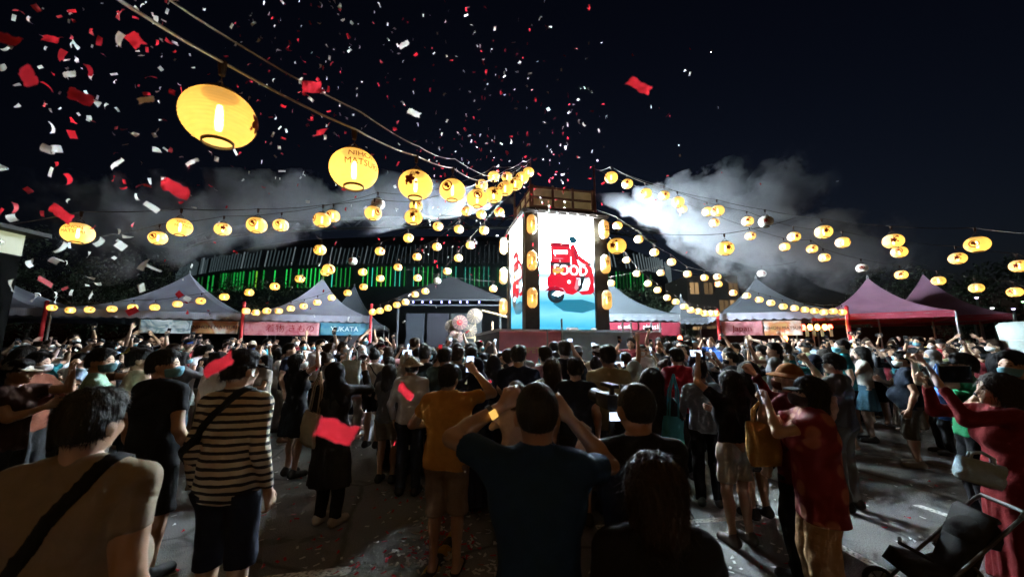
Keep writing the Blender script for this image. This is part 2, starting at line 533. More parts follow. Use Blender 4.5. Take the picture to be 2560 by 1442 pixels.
class Fig:
    """the meshes of one figure 1.70 m tall, facing +y, feet at z = 0"""
    pass
def figure(h=0.02, top='tee', bottom='shorts', arms=('down', 'down'), hands=('relaxed', 'relaxed'), head=(0, 0), fat=1.0, fem=False,
           stance=(0.0, 0.0), hem=None, seed=0.0, sleeve=0.55, strap=None, tophem=0.86, lean=0.0, shoe=True, wr=1.0, palms=(None, None), loose=0.0):
    g = Fig()
    w = 0.93 if fem else 1.0
    SH = 0.165 * w * (0.5 + 0.5*fat)
    def up(p):      # lean the upper body forward about the hips
        p = np.array(p, float)
        if p[2] > 0.95: p = p + np.array((0, (p[2]-0.95)*lean, 0))
        return p
    hipw = 0.068 * (1.08 if fem else 1.0) * (0.4 + 0.6*fat)
    waist = 0.054 * w; chest = 0.076 * w * (0.5 + 0.5*fat)
    T = []
    for s in (-1, 1):
        T += [cone(up((hipw*s, -0.008, 0.93)), up((waist*s, 0, 1.08)), 0.099*fat, 0.088*fat*(0.90 if fem else 1), 0.06),
              cone(up((waist*s, 0, 1.08)), up((chest*s, 0.0, 1.27)), 0.088*fat*(0.90 if fem else 1), 0.100*fat**0.5, 0.06),
              cone(up((chest*s, 0.0, 1.27)), up((0.118*s*w, -0.008, 1.375)), 0.098*fat**0.5, 0.062, 0.06),
              cone(up((0.03*s, -0.012, 1.43)), up((SH*s, -0.006, 1.388)), 0.050, 0.052, 0.04)]
        if fem: T.append(ell(up((0.07*s, 0.095, 1.25)), (0.062, 0.05, 0.06), 0.05))
    T.append(cone(up((0, -0.015, 0.95)), up((0, -0.01, 1.30)), 0.092*fat, 0.096, 0.05))
    if fat > 1.1: T.append(ell((0, 0.09, 1.05), (0.13*fat, 0.12*fat, 0.14), 0.06))
    B = list(T)
    B.append(cone(up((0, -0.015, 1.42)), up((0, -0.012, 1.53)), 0.056, 0.050, 0.03))
    # arms
    A = []; extra = []; g.wrist = []; g.hand_m = []
    PO = {'down': ((0.235, 0.03, 0.87), (0.3, -1, 0)), 'down2': ((0.25, 0.10, 0.90), (0.5, -1, 0)),
          'phone': ((0.12, 0.33, 1.60), (0.7, 0.2, -1)), 'phone_high': ((0.15, 0.26, 1.80), (0.9, 0.3, -0.6)),
          'up': ((0.24, 0.12, 1.90), (1, 0.2, 0)), 'up_bent': ((0.20, 0.16, 1.72), (1, -0.1, -0.4)),
          'fold': ((0.02, 0.24, 1.15), (1, -0.3, -0.4)), 'chest': ((0.06, 0.27, 1.25), (1, -0.1, -0.6)), 'brow': ((0.10, 0.15, 1.63), (1, 0.2, -0.3)),
          'hip': ((0.19, 0.02, 1.02), (1, -0.7, 0)), 'bag': ((0.25, 0.08, 0.90), (0.6, -1, 0)), 'clap': ((0.03, 0.25, 1.42), (0.9, 0, -0.8))}
    for idx, s in ((0, -1), (1, 1)):                 # left arm first
        a = arms[idx]
        tgt, pole = PO[a] if isinstance(a, str) else a
        sh = up((SH*s, -0.004, 1.382))
        t2 = up((tgt[0]*s, tgt[1], tgt[2]))
        el, wr_ = ik(sh, t2, 0.285, 0.25, (pole[0]*s, pole[1], pole[2]))
        raised = el[2] > sh[2] - 0.02
        if raised: sh = sh + np.array((0, 0, 0.03))
        A.append((s, sh, el, wr_))
        aw = 1.0 if not fem else 0.85
        aw *= 0.6 + 0.4*fat
        fd = (wr_ - el) / np.linalg.norm(wr_ - el)
        B += [cone(sh, el, 0.050*aw, 0.039*aw, 0.03), cone(el, el + (wr_-el)*0.35, 0.038*aw, 0.040*aw, 0.02), cone(el + (wr_-el)*0.35, wr_, 0.040*aw, 0.026*aw, 0.02)]
        # hand frame
        Y = fd
        pn = palms[idx]
        if pn is None:
            pn = (-s, 0, 0) if wr_[2] < 1.1 else (0, 1, 0.2)
        Z = -np.array(pn, float); Z = Z - Y*(Z @ Y); Z /= max(np.linalg.norm(Z), 1e-6)
        Xv = np.cross(Y, Z)
        Mx = np.stack([Xv, Y, Z], 1)
        # thumb side: +x of the right-handed frame must point to the thumb of that hand
        hv, hq = hand(hands[idx], max(0.0065, h*0.45))
        hv = hv.copy(); hq = hq.copy()
        want = np.array((-s, 0.3, 0.9)) if wr_[2] > 1.1 else np.array((0, 1, 0.2))
        if Xv @ want < 0: hv[:, 0] *= -1; hq = hq[:, ::-1]
        hv = hv * (0.92 if fem else 1.02)
        g.hand_m.append(((hv @ Mx.T) + wr_ + Y*0.012, hq, 0))
        g.wrist.append((wr_, Mx))
    # legs
    Lg = []
    for s, st in ((-1, stance[0]), (1, stance[1])):
        hip = np.array((0.088*s*(0.7+0.3*fat), 0, 0.91)); ank = np.array((0.100*s + 0.03*s*abs(st), st, 0.085))
        kn, ank = ik(hip, ank, 0.425, 0.405, (0.05*s, 1, 0))
        Lg.append((s, hip, kn, ank))
        lf = 0.55 + 0.45*fat
        B += [cone(hip, kn, 0.080*lf, 0.053*lf, 0.03), cone(kn, ank, 0.050*lf, 0.034, 0.02), ell(kn + (ank-kn)*0.28 + np.array((0, -0.022, 0)), (0.048*lf, 0.052*lf, 0.11), 0.03),
              cone(ank + np.array((0, -0.025, -0.042)), ank + np.array((0.012*s, 0.135, -0.055)), 0.040, 0.030, 0.02)]
    bv, bq = mesh_prims(B, h)
    hm = Matrix.Translation(Vector(up((0, 0, HP)))) @ Euler((R(head[1]), 0, R(head[0])), 'XYZ').to_matrix().to_4x4()
    g.head = hm
    hn = np.array(hm)
    parts = [(bv, bq, 0)]
    for (v, q), m in head_mesh(max(0.009, h*0.5)):
        parts.append((v @ hn[:3, :3].T + hn[:3, 3], q, m))
    g.body = np_mesh('body', parts + g.hand_m, 3)
    # ------- garments
    def grow(P, e, zlo=None):
        out = []
        for p in P:
            if p[0] == 'c': out.append(('c', p[1], p[2], p[3]+e, p[4]+e, p[5], p[6], p[7]))
            else: out.append(('e', p[1], p[2]+e, p[3]))
        return out
    G = grow(T, 0.011 + loose)
    if top in ('tee', 'long', 'dress', 'coat', 'tank'):
        for (s, sh, el, wr_) in A:
            n = (el - sh) / np.linalg.norm(el - sh)
            if top == 'tank':
                continue
            if top == 'tee' or (top == 'dress' and sleeve < 0.9):
                e = sh + (el - sh)*sleeve
                G.append(cone(sh, e + n*0.05, 0.061, 0.064 + loose*0.5, 0.035, (n, float(n @ e))))
            else:
                fd = (wr_ - el) / np.linalg.norm(wr_ - el)
                e = wr_ - fd*0.01
                G += [cone(sh, el, 0.064, 0.053, 0.035), cone(el, e + fd*0.03, 0.053, 0.040, 0.03, (fd, float(fd @ e)))]
        if top in ('dress', 'coat'):
            hz = hem if hem is not None else 0.45
            sp = 0.02 if top == 'dress' else 0.0
            for s in (-1, 1):
                G.append(cone((hipw*s, -0.005, 0.95), ((hipw+0.05+sp)*s, 0.0, hz - 0.05), 0.125*fat, 0.135 + sp, 0.08))
            G.append(cone((0, 0, 0.95), (0, 0, hz - 0.05), 0.13*fat, 0.16 + sp, 0.05))
            tophem = hz
        elif tophem < 0.93:
            G.append(cone((0, -0.005, 0.98), (0, -0.005, tophem - 0.06), 0.108*fat, 0.118*fat + loose, 0.05))
            for s in (-1, 1): G.append(cone((hipw*s, -0.005, 0.98), ((hipw+0.008)*s, -0.005, tophem - 0.07), 0.105*fat, 0.112*fat + loose, 0.05))
        G.append(cone(up((0, -0.017, 1.37)), up((0, -0.014, 1.452)), 0.082, 0.066, 0.03))
        F, ax = field(G, h)
        F = wrinkle(F, ax, 0.0045*wr, seed)
        X, Y, Z = grids(ax)
        if top in ('dress', 'coat'):
            F += (0.010*np.clip((0.95 - Z)/0.4, 0, 1)*np.sin(np.arctan2(X, Y)*11 + seed)).astype(np.float32)
        F = np.maximum(F, tophem + 0.012*np.sin(9*X + seed) - Z)
        # neck opening
        nz = up((0, 0.006, 1.505))
        F = np.maximum(F, -(np.sqrt((X-nz[0])**2 + (Y-nz[1])**2 + ((Z-nz[2]-0.02)*0.9)**2) - 0.068))
        v, q = nets(F, ax)
        g.top = np_mesh('shirt', [(v, q, 0)])
        g.strap = None
        if strap is not None:
            n, d, wd = strap
            n = np.array(n, float); n /= np.linalg.norm(n)
            S = np.maximum(F - 0.011, np.abs(X*n[0] + Y*n[1] + Z*n[2] - d) - wd)
            S = np.maximum(S, 0.98 - Z)
            v, q = nets(S, ax)
            g.strap = np_mesh('bag_strap', [(v, q, 0)])
    # bottoms
    g.bottom = None
    if bottom in ('trousers', 'shorts', 'capri', 'wide', 'skinny'):
        Bt = []
        wide = {'trousers': 0.018, 'shorts': 0.030, 'capri': 0.032, 'wide': 0.045, 'skinny': 0.008}[bottom]
        hz = hem if (hem is not None and top not in ('dress', 'coat')) else {'trousers': 0.07, 'wide': 0.05, 'skinny': 0.10, 'shorts': 0.46, 'capri': 0.33}[bottom]
        for s, hip, kn, ank in Lg:
            lf = 0.55 + 0.45*fat
            Bt += [cone((hipw*s, -0.008, 0.93), hip - np.array((0, 0.0, 0.06)), 0.099*fat + 0.010, 0.092*lf + 0.010, 0.04),
                   cone(hip, kn, 0.084*lf + wide*0.6, 0.056*lf + wide, 0.03), cone(kn, ank + np.array((0, 0, -0.08)), 0.056*lf + wide, 0.044 + wide, 0.02),
                   ell(hip + np.array((0, -0.055, -0.01)), (0.075*lf + 0.02, 0.065, 0.09), 0.04),
                   ell(kn + (ank-kn)*0.28 + np.array((0, -0.022, 0)), (0.048*lf + 0.014, 0.052*lf + 0.014, 0.125), 0.03), ell(kn, (0.060*lf + 0.012, 0.060*lf + 0.012, 0.09), 0.03)]
        F, ax = field(Bt, h)
        F = wrinkle(F, ax, 0.005*wr, seed + 2, 0.9)
        X, Y, Z = grids(ax)
        F = np.maximum(F, hz + 0.01*np.sin(14*X) - Z); F = np.maximum(F, Z - (1.04 if top == 'tank' else min(1.04, max(tophem, 0.6) + 0.05)))
        v, q = nets(F, ax)
        g.bottom = np_mesh('trousers', [(v, q, 0)])
    if bottom == 'skirt':
        hz = hem if hem is not None else 0.50
        sp = 0.03 + max(0, 0.5 - hz)*0.10
        Bt = [cone((0.06*s, -0.005, 1.0), ((0.07+sp)*s, 0.0, hz - 0.05), 0.10*fat, 0.13 + sp, 0.06) for s in (-1, 1)] + [cone((0, 0, 0.97), (0, 0, hz - 0.05), 0.12*fat, 0.15 + sp, 0.05)]
        F, ax = field(Bt, h)
        X, Y, Z = grids(ax)
        F += (0.010*np.clip((0.95 - Z)/0.3, 0, 1)*np.sin(np.arctan2(X, Y)*13 + seed)).astype(np.float32)
        F = np.maximum(F, hz - Z); F = np.maximum(F, Z - min(1.03, max(tophem, 0.6) + 0.05))
        v, q = nets(F, ax)
        g.bottom = np_mesh('skirt', [(v, q, 0)])
    # shoes, one mesh for each foot
    g.shoes = []
    for s, hip, kn, ank in Lg:
        Sh = [cone(ank + np.array((0, -0.03, -0.035)), ank + np.array((0.014*s, 0.15, -0.05)), 0.052, 0.043, 0.02)]
        if shoe: Sh.append(cone(ank + np.array((0, -0.015, -0.03)), ank + np.array((0, -0.012, 0.005)), 0.046, 0.044, 0.02))
        F, ax = field(Sh, max(0.01, h*0.7))
        X, Y, Z = grids(ax)
        F = np.maximum(F, 0.002 - Z)
        if not shoe: F = np.maximum(F, Z - 0.035)
        v, q = nets(F, ax)
        g.shoes.append(np_mesh('shoe', [(v, q, 0)]))
    return g

SKINS = [(0.50, 0.31, 0.21), (0.56, 0.37, 0.27), (0.42, 0.25, 0.16), (0.34, 0.19, 0.12)]
HAIRS = [(0.010, 0.009, 0.009), (0.018, 0.013, 0.010), (0.035, 0.018, 0.010), (0.05, 0.045, 0.045)]
def ml(o, mat, i=0):
    o.material_slots[i].link = 'OBJECT'; o.material_slots[i].material = mat
def put(g, loc, face, height, label, group=None, skin_c=None, top_c=(0.02,)*3, bot_c=(0.02,)*3, hair='short', hair_c=None, mask=None, shoe_c=(0.03,)*3, strap_c=None,
        top_m=None, top_n='shirt', bot_n='trousers', hair_h=0.009, under=None, simple=False):
    """one person: an empty at the feet with body, hair and clothing as parts. face = direction looked at, radians from +y, positive to the left"""
    p = empty('person', loc, face)
    p.scale = (height / 1.70,) * 3
    tag(p, label, 'person', group)
    b = mobj('body', g.body, p); ml(b, skin(skin_c or SKINS[0]))
    t = mobj(top_n, g.top, p); ml(t, top_m or fabric(top_c))
    if g.bottom: ml(mobj(bot_n, g.bottom, p), fabric(bot_c))
    if not simple:
        for s in g.shoes: ml(mobj('shoe', s, p), plain('shoe_leather', shoe_c, 0.6))
    if g.strap and strap_c: ml(mobj('bag_strap', g.strap, p), fabric(strap_c))
    def onhead(name, kind, m):
        o = mobj(name, hair_get(kind, hair_h), p); ml(o, m); o.matrix_local = g.head
    hs = (hair,) if isinstance(hair, str) else hair
    for kd in hs:
        if kd is None: continue
        if kd in ('hijab', 'cap', 'bucket'): onhead({'hijab': 'headscarf', 'cap': 'cap', 'bucket': 'hat'}[kd], kd, fabric(under or (0.02, 0.02, 0.02)))
        else: onhead('hair', kd, hairmat(hair_c or HAIRS[0]))
    if mask: onhead('face_mask', 'mask', fabric(mask))
    return p
def stand(px, y, h, gz=None):
    """where a person of height h stands whose head shows at column px and who is y metres off"""
    z = ground_z(y) if gz is None else gz
    return (x_at(px, y, z + h*0.93), y, z)
# ================================================================== the setting
def ground_pt(px, py):
    d = ray(px, py)
    return Vector((0, 0, CAM_H)) + d * (-CAM_H / d.z)
def asphalt():
    m, nt, b = mat_new('asphalt')
    tc = N(nt, 'ShaderNodeTexCoord')
    n1 = N(nt, 'ShaderNodeTexNoise', Scale=0.55, Detail=6.0, Roughness=0.6)
    n2 = N(nt, 'ShaderNodeTexNoise', Scale=90.0, Detail=3.0)
    n3 = N(nt, 'ShaderNodeTexVoronoi', Scale=140.0)
    for n in (n1, n2, n3): nt.links.new(tc.outputs['Object'], n.inputs['Vector'])
    r1 = N(nt, 'ShaderNodeValToRGB')
    r1.color_ramp.elements[0].position = 0.3; r1.color_ramp.elements[0].color = (0.15, 0.147, 0.145, 1)
    r1.color_ramp.elements[1].position = 0.72; r1.color_ramp.elements[1].color = (0.26, 0.257, 0.25, 1)
    nt.links.new(n1.outputs[0], r1.inputs[0])
    mx = N(nt, 'ShaderNodeMix', data_type='RGBA', blend_type='MULTIPLY')
    mx.inputs[0].default_value = 0.8
    r2 = N(nt, 'ShaderNodeValToRGB')
    r2.color_ramp.elements[0].position = 0.35; r2.color_ramp.elements[0].color = (0.45, 0.45, 0.45, 1)
    r2.color_ramp.elements[1].position = 0.65; r2.color_ramp.elements[1].color = (1.3, 1.3, 1.3, 1)
    nt.links.new(n2.outputs[0], r2.inputs[0])
    nt.links.new(r1.outputs[0], mx.inputs[6]); nt.links.new(r2.outputs[0], mx.inputs[7])
    vo = N(nt, 'ShaderNodeTexVoronoi', feature='DISTANCE_TO_EDGE', Scale=0.45)
    wp = N(nt, 'ShaderNodeMix', data_type='RGBA', blend_type='ADD'); wp.inputs[0].default_value = 0.35
    nt.links.new(tc.outputs['Object'], wp.inputs[6]); nt.links.new(n1.outputs['Color'], wp.inputs[7]); nt.links.new(wp.outputs[2], vo.inputs['Vector'])
    ck = N(nt, 'ShaderNodeMapRange'); ck.inputs[1].default_value = 0.003; ck.inputs[2].default_value = 0.014; ck.inputs[3].default_value = 0.35; ck.inputs[4].default_value = 1.0
    nt.links.new(vo.outputs['Distance'], ck.inputs[0])
    st_ = N(nt, 'ShaderNodeTexNoise', Scale=2.2, Detail=5.0, Distortion=1.5); nt.links.new(tc.outputs['Object'], st_.inputs['Vector'])
    sr = N(nt, 'ShaderNodeMapRange'); sr.inputs[1].default_value = 0.56; sr.inputs[2].default_value = 0.66; sr.inputs[3].default_value = 1.0; sr.inputs[4].default_value = 0.55
    nt.links.new(st_.outputs[0], sr.inputs[0])
    mm = N(nt, 'ShaderNodeMath', operation='MULTIPLY'); nt.links.new(ck.outputs[0], mm.inputs[0]); nt.links.new(sr.outputs[0], mm.inputs[1])
    m2 = N(nt, 'ShaderNodeMix', data_type='RGBA', blend_type='MULTIPLY'); m2.inputs[0].default_value = 1.0
    nt.links.new(mx.outputs[2], m2.inputs[6]); nt.links.new(mm.outputs[0], m2.inputs[7])
    nt.links.new(m2.outputs[2], b.inputs['Base Color'])
    b.inputs['Roughness'].default_value = 0.5
    bp = N(nt, 'ShaderNodeBump', Strength=0.6, Distance=0.012)
    nt.links.new(n3.outputs['Distance'], bp.inputs['Height'])
    nt.links.new(bp.outputs[0], b.inputs['Normal'])
    return m
ys = [-400, -60, -10, 0, 2, 4] + [4.5 + 0.25*i for i in range(23)] + [12, 20, 60, 200, 900]
g = MB()
for y in ys:
    for x in (-700, 700): g.v.append((x, y, ground_z(y)))
for i in range(len(ys) - 1):
    g.f.append((2*i, 2*i+1, 2*i+3, 2*i+2)); g.m.append(0)
tag(g.build('ground', asphalt(), smooth=True), kind='structure')

def paint_mat():
    m, nt, b = mat_new('road_paint')
    tc = N(nt, 'ShaderNodeTexCoord')
    n = N(nt, 'ShaderNodeTexNoise', Scale=35.0, Detail=5.0)
    nt.links.new(tc.outputs['Object'], n.inputs['Vector'])
    r = N(nt, 'ShaderNodeValToRGB')
    r.color_ramp.elements[0].position = 0.38; r.color_ramp.elements[0].color = (0.20, 0.20, 0.19, 1)
    r.color_ramp.elements[1].position = 0.50; r.color_ramp.elements[1].color = (0.75, 0.74, 0.70, 1)
    nt.links.new(n.outputs[0], r.inputs[0]); nt.links.new(r.outputs[0], b.inputs['Base Color'])
    b.inputs['Roughness'].default_value = 0.7
    return m
PAINT = paint_mat()
def ground_line(name, p, q, w, label):
    p, q = Vector(p), Vector(q)
    d = (q - p); d.z = 0; d.normalize()
    s = Vector((-d.y, d.x, 0)) * w / 2
    m = MB()
    n = 12
    for i in range(n + 1):
        c = p.lerp(q, i / n)
        for k in (-1, 1):
            v = c + s*k; m.v.append((v.x, v.y, ground_z(v.y) + 0.004))
    for i in range(n): m.f.append((2*i, 2*i+2, 2*i+3, 2*i+1)); m.m.append(0)
    tag(m.build(name, PAINT), kind='structure', label=label)
for (a, b_, w, lb) in [((640, 1452), (878, 1424), 0.11, 'white bay line painted on the asphalt behind the striped shirt'),
                       ((690, 1128), (820, 1108), 0.11, 'white bay line under the woman in the black dress'),
                       ((1490, 1318), (1945, 1290), 0.09, 'worn bay line beside the white shorts'),
                       ((2075, 1352), (2290, 1470), 0.09, 'white bay line beside the red flowered shirt'),
                       ((2290, 1262), (2560, 1352), 0.10, 'white bay line running under the pushchair'),
                       ((270, 1128), (345, 1113), 0.11, 'short bay line left of the black tee shirt'),
                       ((2110, 1000), (2330, 1040), 0.11, 'bay line crossing behind the navy tee shirt')]:
    ground_line('painted_line', ground_pt(*a), ground_pt(*b_), w, lb)

# ------------------------------------------------------------------ the screen tower
YAW = R(12.6)
TC = Vector((1.27, 11.34, 0)); TC.z = ground_z(TC.y)
GZ = TC.z
DECKW = plain('deck_wood', (0.022, 0.014, 0.011), 0.8, 0, 0.3, 8.0, 0.4)
WOOD = plain('dark_wood', (0.15, 0.075, 0.055), 0.7, 0, 0.3, 8.0, 0.4)
DARKP = plain('dark_column_paint', (0.05, 0.04, 0.038), 0.6, 0, 0.1, 10.0, 0.3)
CREAM = plain('cream_board', (0.80, 0.68, 0.48), 0.75, 0, 0.15, 5.0, 0.25)
tower = empty('screen_tower', TC, YAW)
tag(tower, 'square timber tower carrying tall bright video screens under a railed deck', 'tower')
ZS0, ZS1 = 2.30 - GZ, 5.42 - GZ       # screens, measured from the ground of the tower
for sx in (-1, 1):
    for sy in (-1, 1):
        MB().box((sx*1.01-0.19, sy*1.01-0.19, 0), (sx*1.01+0.19, sy*1.01+0.19, ZS1)).build('corner_column', DARKP, tower)
        MB().tube([(sx*0.99, sy*0.99, ZS1+0.2), (sx*0.99, sy*0.99, 7.15-GZ)], [0.035, 0.025], 8).build('mast', WOOD, tower)
fr_ = MB()
for hw, z in ((1.26, ZS1+0.003), (1.30, ZS1+0.09), (1.0, ZS1+0.27), (0.95, ZS1+0.275)):
    fr_.v += [(-hw, -hw, z), (hw, -hw, z), (hw, hw, z), (-hw, hw, z)]
for a in range(3):
    for b in range(4): fr_.f.append((4*a+b, 4*a+(b+1) % 4, 4*a+4+(b+1) % 4, 4*a+4+b)); fr_.m.append(0)
fr_.f += [(3, 2, 1, 0), (12, 13, 14, 15)]; fr_.m += [0, 0]
fr_.build('deck', DECKW, tower)
for k in range(9):
    x = -1.2 + 2.4*k/8
    MB().box((x-0.03, -1.34, ZS1+0.03), (x+0.03, -1.302, ZS1+0.08)).build('joist', DECKW, tower)
zr = ZS1 + 0.278
def rail_side(rot):
    M4 = Matrix.Rotation(rot, 4, 'Z')
    for z in (0.04, 0.32, 0.62):
        MB().box((-0.94, -0.96, zr+z-0.03), (0.94, -0.90, zr+z+0.03), 0, M4).build('rail', WOOD, tower)
    for k in range(4):
        x = -0.92 + 1.84*k/3
        MB().box((x-0.03, -0.975, zr), (x+0.03, -0.885, zr+0.68), 0, M4).build('rail_post', WOOD, tower)
    for k in range(3):
        for z0, z1 in ((0.075, 0.285), (0.355, 0.585)):
            x0 = -0.92 + 1.84*k/3 + 0.035; x1 = -0.92 + 1.84*(k+1)/3 - 0.035
            MB().box((x0, -0.94, zr+z0), (x1, -0.92, zr+z1), 0, M4).build('panel', CREAM, tower)
for i in range(4): rail_side(i*math.pi/2)

# the picture on the screens: emissive print
def screen_back():
    m, nt, b = mat_new('screen_picture')
    nt.nodes.remove(b)
    tc = N(nt, 'ShaderNodeTexCoord')
    sp = N(nt, 'ShaderNodeSeparateXYZ')
    nt.links.new(tc.outputs['Object'], sp.inputs[0])
    mr = N(nt, 'ShaderNodeMapRange'); mr.inputs[1].default_value = 0.0; mr.inputs[2].default_value = 3.12
    nz = N(nt, 'ShaderNodeTexNoise', Scale=1.0, Detail=3.0)
    mp = N(nt, 'ShaderNodeMapping'); mp.inputs['Scale'].default_value = (1.4, 1, 4.0)
    nt.links.new(tc.outputs['Object'], mp.inputs[0]); nt.links.new(mp.outputs[0], nz.inputs['Vector'])
    ma = N(nt, 'ShaderNodeMath', operation='MULTIPLY_ADD'); ma.inputs[1].default_value = 0.28; 
    nt.links.new(nz.outputs[0], ma.inputs[0]); nt.links.new(sp.outputs['Z'], ma.inputs[2])
    nt.links.new(ma.outputs[0], mr.inputs[0])
    r = N(nt, 'ShaderNodeValToRGB')
    e = r.color_ramp.elements
    e[0].position = 0.0; e[0].color = (0.02, 0.34, 0.55, 1)
    e[1].position = 1.0; e[1].color = (1, 1, 1, 1)
    for p, c in ((0.08, (0.12, 0.55, 0.78)), (0.16, (0.28, 0.70, 0.88)), (0.25, (0.10, 0.48, 0.70)), (0.31, (0.30, 0.70, 0.85)), (0.37, (0.62, 0.88, 0.96)), (0.43, (0.84, 0.95, 1.0)), (0.49, (0.52, 0.82, 0.90)), (0.55, (0.88, 0.97, 1)), (0.60, (0.66, 0.90, 0.95)), (0.68, (1, 1, 1))):
        q = e.new(p); q.color = (*c, 1)
    nt.links.new(mr.outputs[0], r.inputs[0])
    bw = N(nt, 'ShaderNodeMath', operation='POWER'); bw.inputs[1].default_value = 13.0
    sc = N(nt, 'ShaderNodeSeparateColor'); nt.links.new(r.outputs[0], sc.inputs[0]); nt.links.new(sc.outputs[0], bw.inputs[0])
    st = N(nt, 'ShaderNodeMath', operation='MULTIPLY_ADD'); st.inputs[1].default_value = 58.0; st.inputs[2].default_value = 0.20
    nt.links.new(bw.outputs[0], st.inputs[0])
    tint = N(nt, 'ShaderNodeMix', data_type='RGBA', blend_type='MULTIPLY'); tint.inputs[0].default_value = 1.0
    tint.inputs[7].default_value = (0.78, 0.93, 1.0, 1)
    nt.links.new(r.outputs[0], tint.inputs[6])
    em = N(nt, 'ShaderNodeEmission')
    nt.links.new(tint.outputs[2], em.inputs[0]); nt.links.new(st.outputs[0], em.inputs[1])
    nt.links.new(em.outputs[0], nt.nodes['Material Output'].inputs[0])
    return m
SCR = screen_back()
E_RED = emit('screen_red', (0.86, 0.012, 0.04), 0.145); E_RED2 = emit('screen_deep_red', (0.42, 0.005, 0.03), 0.145)
E_DK = emit('screen_dark', (0.012, 0.02, 0.03), 0.145); E_TEAL = emit('screen_teal', (0.01, 0.10, 0.16), 0.145)
E_WH = emit('screen_white', (1, 1, 1), 1.5); E_SHD = emit('screen_shade', (0.02, 0.24, 0.38), 0.145); E_YEL = emit('screen_yellow', (0.95, 0.62, 0.10), 0.145)
E_PINK = emit('screen_pink', (0.9, 0.35, 0.42), 0.145)
def poly2(pts, z):
    return [(x, z, y) for x, y in pts]
def circ(cx, cy, r, n=20, ry=None): return [(cx + r*math.cos(2*math.pi*i/n), cy + (ry or r)*math.sin(2*math.pi*i/n)) for i in range(n)]
def text_mesh(body, size, depth=0.0, align='CENTER'):
    c = bpy.data.curves.new('text', 'FONT'); c.body = body; c.size = size; c.align_x = align; c.align_y = 'CENTER'; c.extrude = depth; c.resolution_u = 3
    o = bpy.data.objects.new('text', c); C.objects.link(o)
    bpy.context.view_layer.update()
    me = bpy.data.meshes.new_from_object(o.evaluated_get(bpy.context.evaluated_depsgraph_get()))
    bpy.data.objects.remove(o)
    return me
def text_obj(name, body, size, mat, parent, loc, rot=(math.pi/2, 0, 0), bold=0.0):
    me = text_mesh(body, size)
    me.materials.clear(); me.materials.append(mat)
    o = bpy.data.objects.new(name, me); link(o, parent)
    o.location = loc; o.rotation_euler = rot
    return o
def U(x, y):   # from the enlarged crop of the front screen to screen metres
    x = min(858, 690 + (x - 690)*1.12); y = 850 + (y - 850)*1.12
    return ((x - 665) / 390 * 1.6, (1215 - y) / 800 * 3.12)
ART = [(E_SHD, [(575,1030),(640,1075),(760,1085),(858,1060),(858,1020),(760,1000),(640,1005)], 1),
       (E_DK, circ(595, 975, 52), 2), (E_TEAL, circ(595, 975, 34), 3), (E_WH, [(570,975),(600,950),(650,960),(610,985)], 4), (E_DK, circ(598, 998, 12), 5),
       (E_DK, [(830,950),(859,950),(859,985),(845,975)], 2),
       (E_RED, [(543,870),(560,850),(640,840),(720,850),(740,900),(735,950),(700,972),(660,965),(640,935),(590,922),(550,938),(538,905)], 6),
       (E_RED2, [(525,955),(550,930),(595,922),(640,937),(655,965),(620,950),(575,945)], 7),
       (E_RED, [(790,765),(830,790),(850,850),(859,900),(859,945),(820,965),(760,970),(735,950),(800,940),(815,880),(800,820)], 6),
       (E_DK, [(755,830),(785,835),(770,900),(760,930),(738,950),(722,940),(750,900)], 7),
       (E_PINK, [(725,870),(745,865),(740,930),(725,945),(712,930)], 7),
       (E_RED2, [(562,785),(600,778),(812,778),(818,850),(790,862),(600,862),(560,850)], 5), (E_RED, [(640,790),(700,784),(812,786),(812,850),(640,856)], 6),
       (E_DK, [(560,765),(690,760),(690,790),(640,800),(565,790)], 6),
       (E_RED, [(565,662),(690,660),(692,765),(565,770)], 8), (E_RED2, [(560,645),(590,638),(690,640),(690,662),(565,664)], 9),
       (E_WH, [(585,690),(672,686),(672,710),(585,714)], 10), (E_PINK, [(585,740),(645,738),(645,745),(585,747)], 10),
       (E_RED, [(690,655),(712,640),(735,680),(748,715),(800,752),(820,765),(810,785),(770,770),(735,745),(742,785),(700,785),(690,720)], 11),
       (E_RED2, [(718,655),(728,690),(738,740),(728,745),(712,700)], 12),
       (E_TEAL, circ(708, 615, 25, 20, 26), 13), (E_DK, [(728,612),(742,622),(732,628),(720,625)], 14), (E_DK, [(800,775),(825,762),(828,772),(812,782)], 12),
       (E_YEL, [(575,812),(610,800),(648,805),(640,830),(600,842),(578,838)], 16), (E_PINK, [(590,815),(630,812),(625,822),(592,824)], 17), (E_WH, circ(678, 890, 10), 8)]
def face_screen(rot, art):
    fr = empty('video_screen', (0, 0, ZS0), 0, tower)
    o = MB().box((-0.80, -0.05, 0), (0.80, 0.0, 3.12)).build('video_screen', SCR, tower)
    bpy.data.objects.remove(fr)
    o.matrix_local = Matrix.Rotation(rot, 4, 'Z') @ Matrix.Translation((0, -1.10, ZS0))
    if art:
        for i, (m, pts, layer) in enumerate(ART):
            q = MB(); q.v = [(x, -0.052 - 0.0015*layer, y) for x, y in (U(*p) for p in pts)]; q.f = [tuple(range(len(pts)))]; q.m = [0]
            q.build('picture_shape', m, o)
        t = text_obj('picture_lettering', 'FOOD', 0.40, E_WH, o, (U(690, 818)[0], -0.052 - 0.0015*15, U(690, 818)[1]))
        t.scale = (0.88, 1.0, 1)
    for x in (-0.815, 0.815):
        b = MB().box((x-0.012, -0.07, -0.02), (x+0.012, 0.02, 3.14)).build('bezel', DARKP, o)
for i in range(4): face_screen(i*math.pi/2, i in (0, 3))

